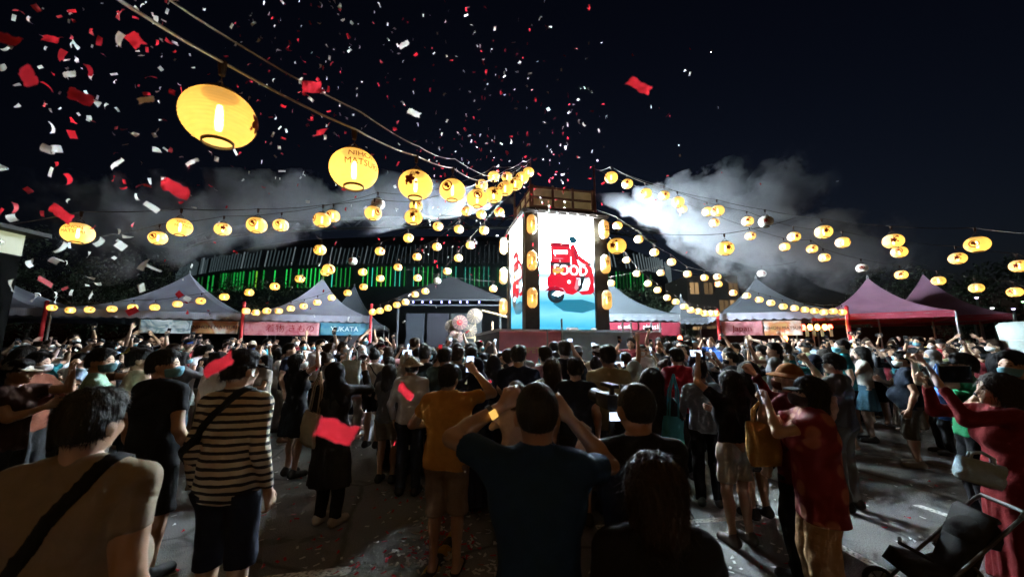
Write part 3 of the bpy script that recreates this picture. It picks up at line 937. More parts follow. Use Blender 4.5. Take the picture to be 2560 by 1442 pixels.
# the platform round the tower, hung with banners
STEEL = plain('galvanised_steel', (0.35, 0.36, 0.37), 0.45, 0.8, 0.05, 30, 0.2)
BOARD = plain('platform_board', (0.06, 0.065, 0.07), 0.7, 0, 0.2, 6.0)
H2 = 2.12; ZP = 2.20 - GZ
pf = empty('platform', TC, YAW)
tag(pf, 'raised dark platform with steel edge around the screen tower', 'platform')
MB().box((-H2+0.03, -H2+0.03, -0.1), (H2-0.03, H2-0.03, ZP-0.06)).build('base', BOARD, pf)
MB().box((-H2, -H2, ZP-0.057), (H2, H2, ZP)).build('steel_edge', STEEL, pf)
for x, zt in ((-H2+0.05, 0.0), (-0.93, 0.0), (-0.56, 0.25), (1.28, 0.22), (1.05, 0.25), (1.85, 0.22), (H2-0.02, 0.2)):
    MB().tube([(x, -H2-0.06, -0.3), (x, -H2-0.06, ZP+zt)], 0.024, 8).build('post', STEEL, pf)
PINKB = plain('dusky_pink_banner', (0.66, 0.24, 0.30), 0.8, 0, 0.25, 3.0, 0.25)
GREYB = plain('slate_grey_banner', (0.26, 0.35, 0.40), 0.8, 0, 0.25, 3.0, 0.25)
GOLD = plain('gold_print', (0.70, 0.52, 0.25), 0.6)
def cloth(x0, x1, z0, z1, amp=0.02, seed=0.0, nx=28, nz=12, sag=0.0):
    m = MB()
    for j in range(nz+1):
        for i in range(nx+1):
            u, v = i/nx, j/nz
            y = amp*(math.sin(u*9+seed+v*2)*0.6 + math.sin(u*23+seed*2-v*5)*0.3) * (0.3 + 0.7*(1-v))
            m.v.append((x0+(x1-x0)*u, y, z0+(z1-z0)*v - sag*math.sin(math.pi*u)*(1 if v > 0.5 else 1.0) ))
    for j in range(nz):
        for i in range(nx):
            a = j*(nx+1)+i; m.f.append((a, a+1, a+nx+2, a+nx+1)); m.m.append(0)
    return m
def banner(parent_m, x0, x1, z0, z1, mat, label, text=None, tsize=0.2, tmat=None, ypos=0.0, amp=0.015, seed=0.0, tx=None, sag=0.0, tz=None):
    b = empty('banner', (0, 0, 0))
    b.matrix_world = parent_m @ Matrix.Translation((0, ypos, 0))
    tag(b, label, 'banner')
    o = cloth(x0, x1, z0, z1, amp, seed, sag=sag).build('cloth', mat, b, True)
    sm = o.modifiers.new('thick', 'SOLIDIFY'); sm.thickness = 0.004; sm.offset = 1
    if text:
        text_obj('lettering', text, tsize, tmat, b, ((x0+x1)/2 if tx is None else tx, -amp*0.95-0.008, ((z0+z1)/2 if tz is None else tz)))
    return b
PM = Matrix.Translation(TC) @ Matrix.Rotation(YAW, 4, 'Z')
banner(PM, -2.10, -0.96, 0.55, ZP-0.06, PINKB, 'dusky pink banner with gold lettering at the left of the platform', 'TRUMPET', 0.19, GOLD, -H2-0.10, seed=1, tz=ZP-0.50)
banner(PM, -0.92, -0.60, 0.55, ZP-0.06, PINKB, 'narrow dusky pink banner beside the grey platform banner', 'TRU', 0.10, GOLD, -H2-0.10, seed=2, tz=ZP-0.50)
banner(PM, -0.55, 1.27, 0.55, ZP-0.06, GREYB, 'wide plain slate grey banner on the platform front', None, 0, None, -H2-0.10, 0.03, seed=3)
banner(PM, 1.36, 2.10, 0.55, ZP-0.06, PINKB, 'dusky pink banner with gold lettering at the right of the platform', 'TRUMPET', 0.155, GOLD, -H2-0.10, seed=4, tz=ZP-0.50)

# ------------------------------------------------------------------ marquees
def tent(FL, FR, eave, peak, mat, val_mat, label, depth=None, scallop=True, legs=True):
    FL = Vector((FL[0], FL[1], 0)); FR = Vector((FR[0], FR[1], 0))
    w = (FR-FL).length; depth = depth or w
    rz = math.atan2(FR.y-FL.y, FR.x-FL.x)
    gz = 0.4
    t = empty('marquee', (FL.x, FL.y, gz), rz)
    tag(t, label, 'tent', 'pagoda tents round the square')
    ez, pz = eave-gz, peak-gz
    cx, cy = w/2, depth/2
    cor = [(0, 0), (w, 0), (w, depth), (0, depth)]
    for s in range(4):
        a, b = cor[s], cor[(s+1) % 4]
        m = MB(); n = 14; nn = 10
        for i in range(n+1):
            v = i/n
            for j in range(nn+1):
                u = j/nn
                bx, by = a[0]+(b[0]-a[0])*u, a[1]+(b[1]-a[1])*u
                rr = (1-v)
                z = ez + (pz-ez)*(0.40*v + 0.60*v**2.6) - 0.06*math.sin(math.pi*u)*rr*(1-rr)*4 + 0.012*math.sin(u*17+s+v*9)*rr
                m.v.append((cx+(bx-cx)*rr, cy+(by-cy)*rr, z))
        for i in range(n):
            for j in range(nn):
                k = i*(nn+1)+j; m.f.append((k, k+1, k+nn+2, k+nn+1)); m.m.append(0)
        m.build('canopy_panel', mat, t, True)
        # scalloped valance
        q = MB(); L = math.hypot(b[0]-a[0], b[1]-a[1]); ns = max(8, int(L/0.28))*6
        ox, oy = (b[1]-a[1])/L*0.02, -(b[0]-a[0])/L*0.02
        for j in range(ns+1):
            u = j/ns
            x, y = a[0]+(b[0]-a[0])*u+ox, a[1]+(b[1]-a[1])*u+oy
            dip = 0.19 + (0.05*abs(math.sin(math.pi*j/6)) if scallop else 0)
            q.v.append((x, y, ez+0.02)); q.v.append((x+ox*0.6*math.sin(j*0.7), y+oy*0.6*math.sin(j*0.7), ez-dip))
        for j in range(ns): q.f.append((2*j, 2*j+1, 2*j+3, 2*j+2)); q.m.append(0)
        q.build('valance', val_mat, t)
    if legs:
        for (x, y) in cor: MB().tube([(x, y, -0.4), (x, y, ez)], 0.03, 8).build('leg', STEEL, t)
        for a, b in ((0, 1), (1, 2), (2, 3), (3, 0)):
            MB().tube([(*cor[a], ez-0.05), (*cor[b], ez-0.05)], 0.02, 6).build('eave_bar', STEEL, t)
    MB().tube([(cx, cy, pz-0.03), (cx, cy, pz+0.10)], [0.05, 0.02], 8).build('finial', STEEL, t)
    return t, Matrix.Translation((FL.x, FL.y, 0)) @ Matrix.Rotation(rz, 4, 'Z'), w
def canvas(name, c):
    m, nt, b = mat_new(name)
    tc = N(nt, 'ShaderNodeTexCoord'); n = N(nt, 'ShaderNodeTexNoise', Scale=1.3, Detail=6.0)
    nt.links.new(tc.outputs['Object'], n.inputs['Vector'])
    r = N(nt, 'ShaderNodeValToRGB')
    r.color_ramp.elements[0].position = 0.3; r.color_ramp.elements[0].color = (c[0]*0.72, c[1]*0.72, c[2]*0.74, 1)
    r.color_ramp.elements[1].position = 0.7; r.color_ramp.elements[1].color = (*c, 1)
    nt.links.new(n.outputs[0], r.inputs[0]); nt.links.new(r.outputs[0], b.inputs['Base Color'])
    b.inputs['Roughness'].default_value = 0.6
    bp = N(nt, 'ShaderNodeBump', Strength=0.25, Distance=0.05); nt.links.new(n.outputs[0], bp.inputs['Height']); nt.links.new(bp.outputs[0], b.inputs['Normal'])
    return m
WHITE_C = canvas('white_canvas', (0.33, 0.33, 0.40)); GREY_C = canvas('grey_canvas', (0.10, 0.115, 0.135)); RED_LIT_C = canvas('red_lit_canvas', (0.45, 0.06, 0.10)); PINK_LIT_C = canvas('pink_lit_canvas', (0.62, 0.32, 0.46))  # pink and red canvas: white cloth with red stall light painted in
def PX(px, y, z=2.6): return (x_at(px, y, z), y)
FL2, FR2 = PX(125, 11.5), PX(602, 13.4)
t2, M2, w2 = tent(FL2, FR2, 2.93, 4.65, WHITE_C, WHITE_C, 'white pagoda marquee behind the festival name banner', 4.9)
FL3, FR3 = PX(608, 13.4), PX(925, 14.8)
t3, M3, w3 = tent(FL3, FR3, 2.93, 4.75, WHITE_C, WHITE_C, 'white pagoda marquee above the pink and blue kimono banners', 4.6)
tent((-19.6, 9.2), PX(108, 11.4), 2.92, 4.3, WHITE_C, WHITE_C, 'white pagoda marquee cut off by the left edge', 4.9)
tent(PX(760, 19.5), PX(960, 20.5), 2.9, 5.4, GREY_C, GREY_C, 'grey pagoda tent peeking out behind the kimono marquee', 4.5)
t4, M4_, w4 = tent((2.0, 13.6), PX(1700, 13.6), 2.93, 4.7, canvas('slate_canvas', (0.045, 0.055, 0.065)), GREY_C, 'grey blue marquee right behind the screen tower', 4.6)
tent(PX(1700, 15.2), PX(1798, 15.2), 2.9, 4.0, GREY_C, GREY_C, 'small low tent between the two right marquees', 3.0)
FL5, FR5 = PX(1795, 13.4), PX(2116, 12.2)
t5, M5, w5 = tent(FL5, FR5, 2.93, 4.5, GREY_C, WHITE_C, 'grey marquee half hidden by drifting smoke', 4.3)
FL6, FR6 = PX(2030, 13.9), PX(2392, 11.6)
t6, M6, w6 = tent(FL6, FR6, 2.90, 4.4, PINK_LIT_C, RED_LIT_C, 'white pagoda marquee with mauve and red light painted on, right of the smoke', 4.0, False)
tent((15.0, 15.4), (17.6, 13.2), 2.92, 4.85, PINK_LIT_C, RED_LIT_C, 'smaller white pagoda marquee with painted mauve light at the far right', 4.0, False)

# banners hung along the marquee fronts
def pict(name, cols, scale=2.2):
    m, nt, b = mat_new(name)
    tc = N(nt, 'ShaderNodeTexCoord'); n = N(nt, 'ShaderNodeTexNoise', Scale=scale, Detail=3.0, Distortion=1.2)
    nt.links.new(tc.outputs['Object'], n.inputs['Vector'])
    r = N(nt, 'ShaderNodeValToRGB')
    e = r.color_ramp.elements
    while len(e) > 1: e.remove(e[0])
    e[0].position = 0.28; e[0].color = (*cols[0], 1)
    for i, c in enumerate(cols[1:]):
        q = e.new(0.28 + 0.44*(i+1)/(len(cols)-1)); q.color = (*c, 1)
    nt.links.new(n.outputs[0], r.inputs[0]); nt.links.new(r.outputs[0], b.inputs['Base Color'])
    b.inputs['Roughness'].default_value = 0.7
    return m
INK = plain('black_ink', (0.015, 0.012, 0.015), 0.7); MAROON = plain('maroon_ink', (0.22, 0.01, 0.02), 0.7); WHITEP = plain('white_print', (0.8, 0.8, 0.8), 0.7)
B_PALE = pict('picture_pale', [(0.30, 0.48, 0.55), (0.65, 0.70, 0.72), (0.15, 0.25, 0.30), (0.70, 0.72, 0.70)])
B_WARM = pict('picture_warm', [(0.40, 0.42, 0.40), (0.46, 0.45, 0.42), (0.36, 0.13, 0.05), (0.36, 0.23, 0.08)], 1.2)
B_PINK = pict('kimono_pink', [(0.36, 0.09, 0.115), (0.46, 0.20, 0.215), (0.32, 0.055, 0.08)], 2.5)
B_BLUE = pict('yukata_blue', [(0.015, 0.09, 0.19), (0.03, 0.16, 0.26), (0.08, 0.22, 0.28), (0.015, 0.08, 0.16)], 2.0)
banner(M2, w2*0.44, w2*0.72, 2.22, 2.66, B_PALE, 'pale blue picture banner left of the festival name', None, 0, None, -0.10, 0.03, 1)
banner(M2, w2*0.725, w2*0.99, 2.22, 2.66, B_WARM, 'white and orange banner lettered with the festival name', 'NIHON MATSURI', 0.165, INK, -0.10, 0.02, 2)
bk = banner(M3, 0.02, w3*0.58, 2.18, 2.66, B_PINK, 'pink banner with dark red Japanese characters', '着物 きもの', 0.30, MAROON, -0.10, 0.02, 3, tx=w3*0.36)
by_ = banner(M3, w3*0.585, w3*0.99, 2.20, 2.67, B_BLUE, 'blue banner with white yukata lettering', 'YUKATA', 0.25, WHITEP, -0.10, 0.02, 4)
B_MAR = plain('maroon_cloth', (0.13, 0.008, 0.02), 0.8, 0, 0.2, 3.0)
banner(M4_, w4*0.63, w4*0.99, 2.16, 2.64, B_MAR, 'dark red banner with white airline lettering on the grey marquee', 'airasia', 0.27, WHITEP, -0.10, 0.02, 5, tz=2.48, tx=w4*0.74)
banner(M4_, w4*0.05, w4*0.62, 2.32, 2.64, B_MAR, 'dark red strip banner just right of the tower', 'airasia', 0.20, WHITEP, -0.10, 0.02, 7, tx=w4*0.5)
banner(M5, 0.08, w5*0.36, 2.16, 2.64, B_PINK, 'pink banner with brown script below the smoky marquee', 'Japan', 0.28, MAROON, -0.10, 0.03, 6)
banner(M5, w5*0.37, w5*0.66, 2.16, 2.64, B_WARM, 'tan banner with dark lettering below the smoky marquee', 'NIHON MATSURI', 0.145, INK, -0.10, 0.03, 8)

# red poles that carry the lantern strings
REDP = plain('red_pole_paint', (0.45, 0.02, 0.025), 0.5)
for px, y, top, lb in ((118, 11.3, 755, 'red lantern pole left of the first white marquee'), (611, 13.2, 757, 'red lantern pole between the two left marquees'), (929, 14.6, 762, 'red lantern pole at the right end of the yukata banner'),
                       (1793, 13.2, 775, 'red lantern pole at the left end of the smoky marquee'), (2116, 12.0, 768, 'red lantern pole beside the mauve marquee')):
    p = at_y(px, top, y)
    m = MB().tube([(0, 0, 0), (0, 0, p.z - 0.38)], 0.05, 10); m.tube([(0, 0, p.z-0.38), (0, 0, p.z-0.33)], [0.065, 0.03], 10)
    tag(m.build('lantern_pole', REDP, loc=(p.x, p.y, 0.38)), lb, 'pole', 'red lantern poles')

# counters and lit wares in the stalls
TABLE = plain('stall_cloth', (0.10, 0.05, 0.05), 0.8, 0, 0.2, 4)
for Mt, w, lb in ((M2, w2, 'dark cloth covered counter in the marquee with the festival name'), (M3, w3, 'dark cloth covered counter under the kimono banner'), (M5, w5, 'dark cloth covered counter in the smoky marquee'), (M6, w6, 'dark cloth covered counter in the mauve marquee')):
    s = empty('stall_counter'); s.matrix_world = Mt @ Matrix.Translation((0, 0.6, 0.4)); tag(s, lb, 'counter')
    MB().box((0.2, 0, 0.0), (w-0.2, 0.7, 0.86)).build('cloth_skirt', TABLE, s)
    MB().box((0.15, -0.05, 0.863), (w-0.15, 0.75, 0.90)).build('table_top', BOARD, s)
    b = MB().box((0, 4.0, 0), (w, 4.05, 2.2)); o = b.build('back_wall', plain('stall_back_cloth', (0.04, 0.035, 0.04), 0.9, 0, 0.2, 3), s)
AMB = emit('orange_lamp', (1.0, 0.30, 0.05), 5.0); RDL = emit('red_lamp', (1.0, 0.06, 0.03), 4.0)
PAPER = plain('paper_tag', (0.45, 0.38, 0.22), 0.8)
li = 0
for px, m_, lb in ((2008, RDL, 'reddest of the small lamps hanging in the food stall'), (2025, AMB, 'orange lamp hanging second from left in the food stall'), (2043, AMB, 'orange lamp hanging at the middle of the food stall'), (2062, AMB, 'orange lamp hanging fourth from left in the food stall'), (2075, RDL, 'red lamp hanging at the right of the food stall'), (1963, AMB, 'low orange lamp by the tan banner'), (2136, AMB, 'low orange lamp under the mauve marquee'), (1700, RDL, 'glowing red lamp by the airline banner')):
    y = 12.6 if px < 2100 else 12.9
    z = 2.42 if px > 1970 and px < 2100 else 2.05
    p = Vector((x_at(px, y, z), y, z))
    s = empty('stall_lamp', p); tag(s, lb, 'lamp')
    MB().lathe([(0.001, 0.10), (0.05, 0.08), (0.075, 0.0), (0.05, -0.08), (0.001, -0.10)], 10).build('shade', m_, s, True)
    MB().tube([(0, 0, 0.09), (0, 0, 0.4)], 0.006, 5).build('cord', INK, s)
for k, px in enumerate((2018, 2036, 2056, 2078)):
    p = Vector((x_at(px, 12.35, 2.25), 12.35, 2.25))
    tag(MB().box((-0.05, -0.004, -0.14), (0.05, 0.004, 0.14)).build('menu_card', PAPER, loc=p), ['tan menu card under the reddest stall lamp', 'tan menu card second from left in the food stall', 'tan menu card third from left in the food stall', 'tan menu card at the right of the food stall'][k], 'card', 'menu cards')

# ------------------------------------------------------------------ the arena with green light fins and painted glow on pale ones
arena = empty('arena', (0, 47, 0.4)); tag(arena, 'dark round arena with green light fins and pale fins given painted glow', 'building')
path = [(-60, 66), (-52, 58.5), (-44, 53.4), (-34, 49.5), (-22, 47.5), (-10, 47), (2, 47.4), (10, 48.4), (16, 50.4), (21, 53.6), (25, 58.5), (28, 66), (29.5, 76)]
def along(pts, n):
    P = [Vector((a, b, 0)) for a, b in pts]
    # catmull rom, then resample
    D = []
    for i in range(len(P)-1):
        p0, p1, p2, p3 = P[max(0, i-1)], P[i], P[i+1], P[min(len(P)-1, i+2)]
        for k in range(20):
            t = k/20
            D.append(0.5*((2*p1) + (p2-p0)*t + (2*p0-5*p1+4*p2-p3)*t*t + (3*p1-p0-3*p2+p3)*t**3))
    D.append(P[-1])
    L = [0]
    for i in range(1, len(D)): L.append(L[-1] + (D[i]-D[i-1]).length)
    out = []; j = 0
    for k in range(n):
        s = L[-1]*k/(n-1)
        while j < len(D)-2 and L[j+1] < s: j += 1
        f = (s-L[j])/max(L[j+1]-L[j], 1e-6)
        out.append((D[j].lerp(D[j+1], f), (D[j+1]-D[j]).normalized()))
    return out
SHELL = plain('arena_shell', (0.02, 0.024, 0.03), 0.6, 0, 0.1, 0.5, 0.3)
pts = along(path, 120)
m = MB()
prof = [(1.6, 0.0), (1.2, 5.5), (0.9, 8.4), (0.5, 12.0), (1.2, 14.6), (6.0, 17.2), (14.0, 18.4)]
for p, d in pts:
    n = Vector((-d.y, d.x, 0))
    for off, z in prof: v = p + n*off - Vector((0, 47, 0)); m.v.append((v.x, v.y, z))
k = len(prof)
for i in range(len(pts)-1):
    for j in range(k-1): m.f.append((i*k+j, (i+1)*k+j, (i+1)*k+j+1, i*k+j+1)); m.m.append(0)
m.build('shell', SHELL, arena, True)
E_FIN = emit('fin_painted_glow', (0.30, 0.45, 0.50), 0.012); E_FINB = emit('fin_painted_glow_bright', (0.55, 0.72, 0.78), 0.022)  # pale upper fins only reflect light; their glow is painted in
E_G = [emit('fin_green', (0.02, 0.75, 0.10), s) for s in (0.008, 0.045, 0.11)] + [emit('fin_mint', (0.04, 0.70, 0.45), 0.12), emit('fin_lime', (0.25, 0.80, 0.05), 0.08)]
fins = along(path, 190)
fm = MB().box((-0.05, -0.10, 0), (0.05, 0.10, 1)).mesh('fin', [E_FIN])
fr = random.Random(3)
for i, (p, d) in enumerate(fins):
    px = 1280 + p.x/p.y*FOC
    rz = math.atan2(d.y, d.x)
    b = p - Vector((0, 47, 0))
    nn = Vector((-d.y, d.x, 0))
    def fin(name, z0, z1, mat, lean, wd=0.38):
        o = mobj(name, fm, arena)
        o.material_slots[0].link = 'OBJECT'; o.material_slots[0].material = mat
        a = b + nn*0.05
        o.matrix_local = Matrix.Translation((a.x, a.y, z0)) @ Matrix.Rotation(rz, 4, 'Z') @ Matrix.Rotation(lean, 4, 'Y') @ Matrix.Diagonal((wd, 1, z1-z0, 1))
    if fr.random() < 0.90:
        fin('upper_fin', 11.9, 14.4 - 0.5*fr.random(), E_FINB if (px > 1520 or (fr.random() < 0.16)) else E_FIN, 0.16 if px < 1000 else (0.03 if px < 1500 else -0.2), 0.32)
    if px > 480 and px < 1640 and fr.random() < (0.80 if px > 560 else 0.5):
        if 830 < px < 910 and fr.random() < 0.6: continue
        w = fr.random()
        if px < 620: g_ = E_G[0] if w < 0.5 else E_G[1]
        elif px > 1500: g_ = E_G[0] if w < 0.7 else E_G[1]
        else: g_ = E_G[1] if w < 0.25 else E_G[2] if w < 0.55 else E_G[3] if w < 0.85 else E_G[4]
        fin('green_light_fin', 8.9, 11.5 - 0.2*fr.random(), g_, 0)
for sgn, z in ((0, 16.4), (0, 17.7)):
    MB().tube([(p.x, p.y-47-0.6, z) for p, d in along(path[1:10], 60)], 0.22, 6).build('roof_chord', plain('roof_steel', (0.06, 0.065, 0.075), 0.5, 0.3), arena)
rt = along(path[1:10], 26)
for i in range(25):
    a, b = rt[i][0], rt[i+1][0]
    c = (a+b)/2
    MB().tube([(a.x, a.y-47.6, 16.4), (c.x, c.y-47.6, 17.7)], 0.10, 5).build('roof_brace', plain('roof_steel', (0.06, 0.065, 0.075), 0.5, 0.3), arena)
    MB().tube([(c.x, c.y-47.6, 17.7), (b.x, b.y-47.6, 16.4)], 0.10, 5).build('roof_brace', plain('roof_steel', (0.06, 0.065, 0.075), 0.5, 0.3), arena)

# ------------------------------------------------------------------ trees, dark behind the marquees
LEAF = plain('leaf', (0.018, 0.028, 0.014), 0.6, 0, 0, 3.0, 0.5); BARK = plain('bark', (0.06, 0.045, 0.035), 0.9, 0, 0.5, 6.0)
def tree(x, y, h, r, label, seed):
    t = empty('tree', (x, y, 0.4)); tag(t, label, 'tree', 'trees behind the marquees')
    q = random.Random(seed)
    tr = MB().tube([(0, 0, -0.3), (0.05, 0, h*0.3), (q.uniform(-.2, .2), 0.1, h*0.6)], [0.16, 0.11, 0.05], 8)
    for k in range(6):
        a = q.uniform(0, 6.28); z = h*q.uniform(0.3, 0.55)
        tr.tube([(0.03, 0, z), (math.cos(a)*r*0.6, math.sin(a)*r*0.6, z+h*0.22)], [0.06, 0.02], 5)
    tr.build('trunk', BARK, t, True)
    c = MB()
    for k in range(26):
        a, b = q.uniform(0, 6.28), q.uniform(-1, 1)
        rr = r*q.uniform(0.35, 0.95)
        cc = Vector((math.cos(a)*rr*math.sqrt(1-b*b), math.sin(a)*rr*math.sqrt(1-b*b), h*0.66 + b*h*0.32))
        cr = r*q.uniform(0.22, 0.38)
        for j in range(90):
            d = Vector((q.gauss(0, 1), q.gauss(0, 1), q.gauss(0, 1))); d.normalize()
            p = cc + d*cr*q.uniform(0.5, 1.1)
            e = Vector((q.gauss(0, 1), q.gauss(0, 1), q.gauss(0, 1))).normalized()*0.10; f = e.cross(d).normalized()*0.055
            n = len(c.v)
            c.v += [tuple(p-e), tuple(p+f), tuple(p+e), tuple(p-f)]; c.f.append((n, n+1, n+2, n+3)); c.m.append(0)
    c.build('crown', LEAF, t)
for px, y, h, r, lb in ((70, 20, 7.5, 2.6, 'dark broad tree nearest the left edge'), (215, 21, 6.0, 2.4, 'dark tree behind the first white marquee'), (330, 24, 7.5, 2.8, 'tall dark tree in the smoke left of the arena'),
                        (560, 26, 5.6, 2.6, 'dark tree in front of the arena between the marquees'), (700, 27, 6.0, 2.7, 'dark tree at the foot of the arena behind the kimono marquee'),
                        (1600, 24, 5.2, 2.3, 'dark tree right of the screen tower'), (1665, 21, 3.6, 1.6, 'small leafy tree behind the airline banner'), (2230, 24, 6.5, 2.6, 'dark tree between the two mauve marquee peaks'), (2420, 22, 5.2, 2.2, 'dark tree right of the mauve marquees'), (2540, 19, 5.5, 2.2, 'dark tree at the right edge')):
    tree(x_at(px, y, 3), y, h, r, lb, px)

# lit block of flats beyond the marquees
bl = empty('apartment_block', (x_at(1795, 42, 5), 42, 0.4)); tag(bl, 'far dark block with a few warm lit windows beyond the right marquee', 'building')
MB().box((-3.2, 0, 0), (2.6, 6, 9.3)).build('wall', plain('far_wall', (0.10, 0.085, 0.075), 0.9, 0, 0.1, 1), bl)
E_WIN = [emit('lit_window', (1.0, 0.62, 0.28), s) for s in (0.02, 0.06)]
for i, x in enumerate((-2.9, -1.3, 0.3, 1.5)):
    for j, z in enumerate((1.2, 3.2, 5.2, 7.2)):
        if (i*5+j*3) % 7 < 4:
            f = MB().box((x, -0.06, z), (x+0.95, -0.003, z+1.3)).build('window', E_WIN[(i+j) % 2], bl)
            MB().box((x+0.44, -0.10, z), (x+0.51, -0.063, z+1.3)).build('mullion', DARKP, f)
# far street lamps on the right
for px, py, c, lb in ((2441, 742, (0.75, 0.55, 1.0), 'far violet lamp right under a lantern at the right'), (2430, 773, (0.45, 1.0, 0.4), 'far green lamp among the right trees'), (2480, 768, (1, 1, 1), 'far white lamp among the right trees'), (2533, 770, (0.6, 0.5, 1.0), 'far violet lamp near the right edge'), (2392, 770, (0.9, 1, 1), 'far white lamp just right of the mauve marquees'), (2558, 752, (0.4, 1, 0.4), 'far green lamp at the right edge')):
    p = at_y(px, py, 17.5)
    s = empty('street_lamp', (p.x, p.y, 0.4)); tag(s, lb, 'lamp')
    MB().tube([(0, 0, 0), (0, 0, p.z-0.42)], [0.06, 0.04], 6).build('pole', STEEL, s)
    lh = MB().lathe([(0.001, p.z-0.50), (0.05, p.z-0.47), (0.065, p.z-0.423)], 10).build('lamp_glass', emit('far_lamp', c, 1.2), s)
    MB().box((-0.07, -0.10, p.z-0.42), (0.07, 0.10, p.z-0.37)).build('lamp_hood', BOARD, s)

# ------------------------------------------------------------------ small stage with blue spotlights
st = empty('stage', (x_at(1120, 17.5, 2), 17.5, 0.4)); tag(st, 'dark open air stage under a truss of small blue spotlights', 'stage')
MB().box((-2.5, 0, 0), (2.5, 3.5, 0.9)).build('stage_floor', BOARD, st)
for x in (-2.4, 2.4):
    MB().tube([(x, 0.1, 0), (x, 0.1, 3.45)], 0.06, 8).build('tower_leg', BOARD, st)
MB().tube([(-2.5, 0.1, 3.55), (2.5, 0.1, 3.55)], 0.04, 6).tube([(-2.5, 0.1, 3.30), (2.5, 0.1, 3.30)], 0.04, 6).build('truss', BOARD, st)
tri = MB(); tri.v = [(-2.6, 0, 3.6), (2.6, 0, 3.6), (0, 0.2, 4.7), (-2.6, 3.6, 3.6), (2.6, 3.6, 3.6), (0, 3.4, 4.7)]; tri.f = [(0, 1, 2), (1, 4, 5, 2), (3, 0, 2, 5), (4, 3, 5)]; tri.m = [0]*4
tri.build('roof_cover', plain('stage_roof_cloth', (0.008, 0.009, 0.012), 0.8), st)
for x0, x1, c in ((-2.1, -1.25, (0.05, 0.06, 0.08)), (-1.1, -0.1, (0.035, 0.035, 0.05)), (0.05, 1.5, (0.06, 0.07, 0.075))):
    MB().box((x0, 0.5, 0.9), (x1, 0.55, 2.95)).build('backdrop_panel', plain('backdrop', tuple(0.5*q_ for q_ in c), 0.8, 0, 0.2, 2), st)
for i, px in enumerate((1033, 1056, 1077, 1104, 1124, 1151, 1168, 1198)):
    p = at_y(px, 756, 17.4)
    o = MB().lathe([(0.001, -0.04), (0.034, -0.034), (0.044, 0.0), (0.034, 0.07), (0.001, 0.08)], 10).build('spotlight', emit('blue_spot', (0.28, 0.30, 1.0), 0.9), st, True)
    o.location = p - Vector(st.location)
# paper parasols on a timber rack
PAR = [plain('parasol_paper', (0.10, 0.08, 0.07), 0.8, 0, 0.1, 5, 0.3), plain('parasol_rose', (0.11, 0.065, 0.065), 0.8, 0, 0.1, 5, 0.3)]
LTIM = plain('light_timber', (0.40, 0.28, 0.15), 0.7, 0, 0.2, 6)
rack = empty('timber_rack', (x_at(1200, 15.2, 2), 15.2, 0.4)); tag(rack, 'light timber rack with sloping roof behind the paper parasols', 'rack')
for x in (-0.95, -0.2, 0.5): MB().box((x-0.03, -0.03, 0), (x+0.03, 0.03, 2.55 - 0.12*(x+0.95))).build('post', LTIM, rack)
MB().box((-1.1, -0.3, 2.62), (0.95, 0.3, 2.67), 0, Matrix.Rotation(R(14), 4, 'Y') @ Matrix.Translation((0.5, 0, 0.1))).build('roof_board', LTIM, rack)
MB().box((-1.0, -0.035, 1.7), (0.6, -0.031+0.06, 1.76)).build('rail', LTIM, rack)
for px, py, r, tlt, k, lb in ((1150, 806, 0.30, 8, 1, 'cream parasol with a red centre, highest but one of the five'), (1187, 790, 0.32, -6, 0, 'highest parasol with dark writing on the rack'), (1128, 815, 0.26, 15, 0, 'leftmost plain paper parasol'), (1140, 843, 0.30, -12, 1, 'lowest rose parasol just above the heads'), (1176, 826, 0.27, 5, 0, 'parasol at the right under the highest one')):
    p = at_y(px, py, 14.6 if k else 14.85)
    s = empty('paper_parasol', p); tag(s, lb, 'parasol', 'paper parasols on the rack')
    s.rotation_euler = (R(82), R(tlt), 0)
    m = MB(); n = 24
    m.v = [(0, 0, 0.10*r*3)] + [(r*math.cos(2*math.pi*i/n)*(1 if i % 2 else 0.97), r*math.sin(2*math.pi*i/n)*(1 if i % 2 else 0.97), 0) for i in range(n)]
    m.f = [(0, 1+i, 1+(i+1) % n) for i in range(n)]; m.m = [0]*n
    m.build('canopy', PAR[k], s)
    if k and r > 0.29 and py < 820:
        MB().lathe([(0.001, 0.096), (0.11, 0.068), (0.115, 0.066)], 16).build('red_centre', REDP, s)
    MB().tube([(0, 0, -0.55), (0, 0, 0.11)], 0.012, 6).build('handle', LTIM, s)
    for i in range(0, n, 2):
        a = 2*math.pi*i/n
        MB().tube([(0, 0, 0.10*r*3+0.004), (r*0.97*math.cos(a), r*0.97*math.sin(a), 0.004)], 0.004, 4).build('rib', LTIM, s)

# ------------------------------------------------------------------ booth at the left edge and white column at the right edge
bp_ = at_y(52, 640, 3.4)
bo = empty('booth', (bp_.x, 3.4, 0)); tag(bo, 'black booth wall with a pale green lit fascia at the left edge', 'booth')
MB().box((-2.5, -1.2, 0), (0, 0.0, bp_.z)).build('wall', plain('black_board', (0.004, 0.004, 0.004), 0.95, 0, 0.1, 4, 0.15, 0.02), bo)
fz = at_y(40, 600, 3.3).z
MB().box((-2.5, -0.9, bp_.z+0.003), (-0.02, 0.02, bp_.z+0.20)).build('fascia', emit('pale_green_panel', (0.42, 0.46, 0.27), 0.12), bo)
MB().box((-2.5, -1.0, bp_.z+0.203), (0.10, 0.12, bp_.z+0.24)).build('roof_edge', plain('black_trim', (0.015, 0.015, 0.015), 0.8), bo)
p = at_y(2552, 800, 7.2)
m = MB().lathe([(0.24, 0), (0.30, 0.6), (0.36, p.z-0.6), (0.38, p.z-0.3), (0.33, p.z-0.24), (0.02, p.z-0.22)], 24)
